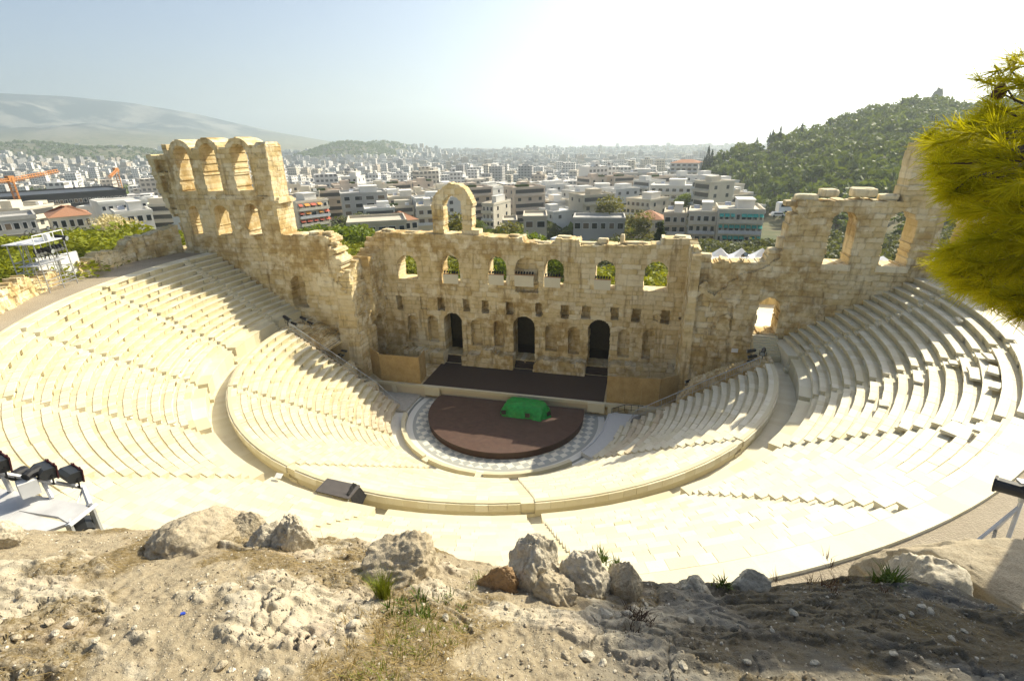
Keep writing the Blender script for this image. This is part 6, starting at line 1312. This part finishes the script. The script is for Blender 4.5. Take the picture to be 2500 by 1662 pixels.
# ---------------------------------------------------------------- lamps on the left gantry below the ledge
Q = lambda x, y, d=9.0: hd(*Zm(0, 1080, 6.5333)(x, y), d)
g = Q(700, 800); gt = thing('lighting_gantry', 'grey sheet roofed lighting gantry below the ledge at the left edge', 'gantry', (g[0], g[1], 15.7))
def sheet(pts, name='roof_sheet'): V = [tuple(p) for p in pts]+[tuple(np.array(p)-[0, 0, .04]) for p in pts]; m_ = len(pts); adj(mesh(name, V, [tuple(range(m_)), tuple(range(m_, 2*m_))[::-1]]+[(i, (i+1) % m_, m_+(i+1) % m_, m_+i) for i in range(m_)], MAT['greysheet']), gt)
zr_ = Q(900, 1100, 8.4)[2]
pl = lambda x, y: hz(*Zm(0, 1080, 6.5333)(x, y), zr_)
sheet([pl(-700, 1000), pl(-200, 700), pl(170, 760), pl(300, 1080), pl(-60, 1330)]); sheet([pl(170, 762), pl(830, 885), pl(930, 1180), pl(305, 1085)]); sheet([pl(832, 886), pl(1450, 1000), pl(1090, 1280), pl(932, 1185)]); sheet([pl(-60, 1335), pl(300, 1090), pl(1085, 1285), pl(700, 1420), pl(200, 1500)])
def bar(name, a, b, r=.03, mat='grey'): mb = MB(); mb.tube([tuple(a), tuple(b)], r, 6); adj(mb.build(name, MAT[mat]), gt)
rail_z = lambda x, y: Q(x, y, 9.0)
bar('pipe', rail_z(-400, 420), rail_z(1330, 715), .032); A1 = pl(1450, 1000)
bar('post', rail_z(40, 510), pl(175, 770), .035); bar('post', rail_z(700, 640), pl(830, 890), .03); bar('post', rail_z(1330, 715), pl(1440, 1000), .035); bar('brace', rail_z(1320, 740), pl(1100, 1280), .014); bar('brace', pl(1540, 985), pl(1100, 1330), .03)
for q in (pl(170, 770), pl(1090, 1290), pl(1440, 1000), pl(-200, 720)): bar('leg', q, (q[0], q[1], 15.6), .04, 'steel')
def floodlight(label, p, rz, s=.33, tilt_=-.12):
    o = thing('floodlight', label, 'floodlight', p, rz, 'floodlights on the left gantry'); R_ = Matrix.Rotation(tilt_, 3, 'X')
    prof = [(.16, .24), (.16, -.26), (-.05, -.26), (-.30, -.18), (-.40, -.02), (-.37, .12), (-.22, .24)]
    mb = MB()
    for sx in (-1, 1): pass
    n = len(prof); V = [R_@Vector((sx*.5, y, z)) for sx in (-1, 1) for y, z in prof]; mb.add([v*s for v in V], [tuple(range(n))[::-1], tuple(range(n, 2*n))]+[(i, (i+1) % n, n+(i+1) % n, n+i) for i in range(n)]); mesh('housing', mb.v, mb.f, MAT['char'], o)
    mb = MB(); mb.box(R_@Vector((0, .19, -.01))*s, (1.08*s, .05*s, .60*s), tilt=R_); 
    for sx in (-.3, .3): mb.box(R_@Vector((sx, .17, .31))*s, (.10*s, .10*s, .07*s), tilt=R_)
    mesh('front_frame', mb.v, mb.f, plain('dark_red_frame', (.055, .012, .014), .5), o)
    mb = MB(); mb.box(R_@Vector((0, .225, -.01))*s, (.94*s, .02*s, .48*s), tilt=R_); mesh('lens', mb.v, mb.f, MAT['lens'], o)
    mb = MB(); mb.tube([Vector((-.4, 0, -.25))*s, Vector((-.28, 0, -.62))*s, Vector((.28, 0, -.62))*s, Vector((.4, 0, -.25))*s], .04*s, 4); mb.tube([Vector((-.3, -.1, -.6))*s, Vector((-.3, -.1, -.8))*s], .03*s, 4); mesh('bracket', mb.v, mb.f, MAT['black'], o)
    for sx in (-.42, .42):
        mb = MB(); mb.tube([Vector((sx*1.22, 0, -.1))*s, Vector((sx*1.3, 0, -.1))*s], .07*s, 8); mesh('pivot', mb.v, mb.f, MAT['black'], o)
    return o
aim = -.28
floodlight('black floodlight on the gantry pipe, right of the pair', Q(1155, 500, 9.0), aim); floodlight('black floodlight on the gantry pipe, left of the pair', Q(740, 440, 9.0), aim); floodlight('black floodlight cut by the left picture edge', Q(-20, 320, 9.0), aim, .34)
floodlight('lower floodlight facing the ledge behind the gantry corner', Q(1310, 1385, 8.2), 2.6, .36, -.2)
p = Q(400, 510, 9.0); o = thing('spotlight', 'pair of small round black spotlights on the white junction box', 'spotlight', p, .3)
for sx in (-.09, .09): mb = MB(); mb.tube([(sx, -.10, .02), (sx, -.04, .03), (sx, .1, .0)], .055, 10, .075); mesh('can', mb.v, mb.f, MAT['black'], o)
mb = MB(); mb.tube([(-.16, 0, -.07), (.16, 0, -.07)], .02, 5); mb.tube([(0, 0, -.07), (0, 0, -.16)], .02, 5); mesh('bracket', mb.v, mb.f, MAT['black'], o)
p = Q(450, 660, 9.0); o = thing('junction_box', 'white junction box hanging under the gantry pipe', 'box', p, -.5); mb = MB(); mb.box((0, 0, 0), (.36, .20, .22)); mesh('case', mb.v, mb.f, MAT['white'], o); mb = MB(); mb.box((0, -.105, 0), (.33, .015, .19)); mesh('lid', mb.v, mb.f, MAT['grey'], o)
V0 = [Q(-60, 480), Q(100, 530), Q(250, 520), Q(420, 600), Q(620, 590), Q(700, 660), Q(850, 665), Q(980, 640), Q(1090, 660)]; mb = MB(); mb.tube([tuple(v) for v in V0], .012, 5); o = mb.build('cable', MAT['grey']); tag(o, 'grey cable sagging along the gantry pipe between the floodlights', 'cable')
# follow spot on the right
b = hz(*disp(2312, 1268), 15.76); o = thing('follow_spot', 'long black follow spot on a grey stand at the right picture edge', 'follow spot', b, 0)
dist = math.hypot(b[0]-CAM[0], b[1]-CAM[1]); hp = hd(*disp(2325, 1122), dist)-b; tail = hd(*disp(2420, 1150), dist)-b; nose = hd(*disp(2292, 1113), dist)-b
mb = MB(); nz_ = Vector(nose); tl = Vector(tail); mb.tube([nz_, nz_+(tl-nz_)*.03, nz_+(tl-nz_)*.06, nz_+(tl-nz_)*.35, nz_+(tl-nz_)*.8, tl], .23, 14, .20); mesh('barrel', mb.v, mb.f, MAT['char'], o)
mb = MB(); mb.tube([nz_+(nz_-tl)*.02, nz_-(nz_-tl)*.03], .26, 14); mesh('rim', mb.v, mb.f, MAT['black'], o)
top_ = nz_+(tl-nz_)*.55
mb = MB(); mb.tube([(0, 0, 0), top_*.9], .06, 6); mesh('leg', mb.v, mb.f, MAT['grey'], o)
for a_ in (1.2, 3.4): mb = MB(); mb.tube([(top_.x+1.1*math.cos(a_), top_.y+1.1*math.sin(a_), 0), (top_.x*.95, top_.y*.95, top_.z*.75)], .05, 6); mesh('leg', mb.v, mb.f, MAT['grey'], o)
mb = MB(); mb.box(top_+Vector((0, 0, .33)), (.5, .2, .08)); mb.tube([top_+Vector((0, 0, -.35)), top_], .08, 6); mesh('yoke', mb.v, mb.f, MAT['steel'], o)
# ---------------------------------------------------------------- ruined wall round the gravel path, hoarding, scaffold
def run_wall(name, label, a, b, hts, seed, th=.9, mat='wall_pale'):
    a, b = np.array(a), np.array(b); L = float(np.linalg.norm(b-a)); u = (b-a)/L; nrm = np.array([-u[1], u[0]])
    if nrm@(a-np.array([0, 0])) < 0: nrm = -nrm
    o = thing(name, label, 'wall', (a[0], a[1], 15.7)); xs_ = np.linspace(0, L, len(hts)); f = lambda U, Z: np.where(Z > 15.7+np.interp(U, xs_, hts)+(_hash(np.floor(U/.7), np.floor(U/.7)*0, np.floor(U)*0, seed)-.5)*.45+jag(U, Z, seed, .25), np.inf, 0)
    adj(wall('wall', ((a[0], a[1]), u, nrm), 0, L, 15.2, 15.7+max(hts)+.8, f, th, MAT[mat], None, .11, seed, .16, True, (.3, .6), (.3, .9), .22), o); return o
run_wall('rubble_wall', 'low broken rubble wall along the gravel path at the left edge', (-33.0, -24.0), (-38.3, -16.2), [1.6, 1.7, 1.8, 1.9], 301); run_wall('rubble_wall', 'tumbled rubble wall behind the foot of the lighting scaffold', (-38.4, -16.1), (-41.6, -10.4), [2.1, 1.6, 1.2, 1.5, .8], 303); run_wall('ruined_wall', 'ruined block wall between the white hoarding and the tower', (-42.6, -8.0), (-43.2, -1.0), [1.6, 1.7, 1.8, 1.6, 2.5], 305, 1.4); run_wall('ruined_wall', 'taller ruined wall running up to the left tower', (-43.2, -1.0), (-42.0, 4.2), [2.6, 2.8, 3.1, 3.4], 307, 1.6)
o = thing('hoarding', 'white two panel hoarding beside the lighting scaffold', 'hoarding', (-42.8, -9.6, 15.7))
for k in range(2): mb = MB(); mb.box((.05*k, -.95+1.95*k, 1.45), (.08, 1.9, 2.2), rz=.05); mesh('panel', mb.v, mb.f, MAT['white'], o)
for k in range(3): mb = MB(); mb.tube([(0, -1.9+1.95*k, 0), (0, -1.9+1.95*k, 2.5)], .04, 5); mesh('post', mb.v, mb.f, MAT['steel'], o)
sf = Zm(0, 520, 6.535); FL, FR = np.array([-38.8, -13.79]), np.array([-39.94, -10.44]); u = (FR-FL)/np.linalg.norm(FR-FL); bk = np.array([-u[1], u[0]]); bk = bk if bk[0] < 0 else -bk
def zat(xy, px, py): _, e = azel(px, py); return CAM[2]+math.hypot(xy[0]-CAM[0], xy[1]-CAM[1])*math.tan(math.radians(e))
ztop = zat(FL, *sf(575, 505)); zmid = zat(FL, *sf(640, 855)); zrail = ztop+.75; W_ = float(np.linalg.norm(FR-FL)); DP = 2.2
so = thing('lighting_scaffold', 'tall grey scaffold tower carrying stage lamps at the left of the seats', 'scaffold', (FL[0], FL[1], 15.7)); Pn = lambda s, b, z: (FL[0]+u[0]*s*W_+bk[0]*b*DP-FL[0], FL[1]+u[1]*s*W_+bk[1]*b*DP-FL[1], z-15.7)
for s in (0, .5, 1):
    for b in (0, 1): mb = MB(); mb.tube([Pn(s, b, 15.6), Pn(s, b, ztop)], .05, 6); mesh('leg', mb.v, mb.f, MAT['steel'], so)
for s in (.06, .94):
    for b in (.35, .65): mb = MB(); mb.tube([Pn(s, b, 15.9), Pn(s, b, ztop)], .035, 5); mesh('upright', mb.v, mb.f, MAT['steel'], so)
for z_ in (16.2, 16.5, 16.9, 17.6, ztop-1.6): 
    for b in (0, 1): mb = MB(); mb.tube([Pn(0, b, z_), Pn(1, b, z_)], .035, 5); mesh('ledger', mb.v, mb.f, MAT['steel'], so)
    for s in (0, 1): mb = MB(); mb.tube([Pn(s, 0, z_), Pn(s, 1, z_)], .035, 5); mesh('transom', mb.v, mb.f, MAT['steel'], so)
mb = MB(); mb.tube([Pn(0, 1, 15.7), Pn(.5, 1, ztop)], .03, 5); mesh('brace', mb.v, mb.f, MAT['steel'], so)
c_ = Pn(.5, .5, ztop+.04); mb = MB(); mb.box(c_, (W_+.5, DP+.5, .09), rz=math.atan2(u[1], u[0])); mesh('top_platform', mb.v, mb.f, MAT['grey'], so)
c_ = Pn(.5, .5, zmid); mb = MB(); mb.box(c_, (W_+.1, DP*.7, .08), rz=math.atan2(u[1], u[0])); mesh('middle_platform', mb.v, mb.f, MAT['grey'], so)
mb = MB(); mb.tube([Pn(0, -.05, zrail), Pn(1, -.05, zrail)], .04, 5)
for s in (0, .33, .67, 1): mb.tube([Pn(s, -.05, ztop), Pn(s, -.05, zrail)], .035, 5)
mesh('guard_rail', mb.v, mb.f, MAT['white'], so)
for k in range(8): s = .08+.12*k; q = np.array(Pn(s, .1, ztop-.75))+np.array([FL[0], FL[1], 15.7]); par_can('stage_lamp', 'black stage lamp hung under the scaffold top, %s from the left' % ORD[k], q, (.85, -.35, -.45), 1.15, 'lamps on the lighting scaffold')
for s, z_, lab in ((.35, zmid+1.2, 'black stage lamp in the middle of the scaffold'), (.95, zmid+2.0, 'black stage lamp on the right upright of the scaffold')): q = np.array(Pn(s, 0, z_))+np.array([FL[0], FL[1], 15.7]); par_can('stage_lamp', lab, q, (.9, .3, -.2), 1.5, 'lamps on the lighting scaffold')
for k, s in enumerate((.02, .24, .72, .95)): q = np.array(Pn(s, .1, zrail+.35))+np.array([FL[0], FL[1], 15.7]); par_can('stage_lamp', 'small floodlight standing on the scaffold guard rail, %s from the left' % ORD[k], q, (.8, -.5, -.1), .9, 'lamps on the lighting scaffold')
q = np.array(Pn(.48, .0, ztop+.35))+np.array([FL[0], FL[1], 15.7]); o = thing('control_box', 'white control box on top of the lighting scaffold', 'box', q, .3); mb = MB(); mb.box((0, 0, 0), (.45, .4, .6)); mesh('case', mb.v, mb.f, MAT['white'], o); mb = MB(); mb.box((.23, 0, 0), (.02, .34, .5)); mesh('door', mb.v, mb.f, MAT['grey'], o)
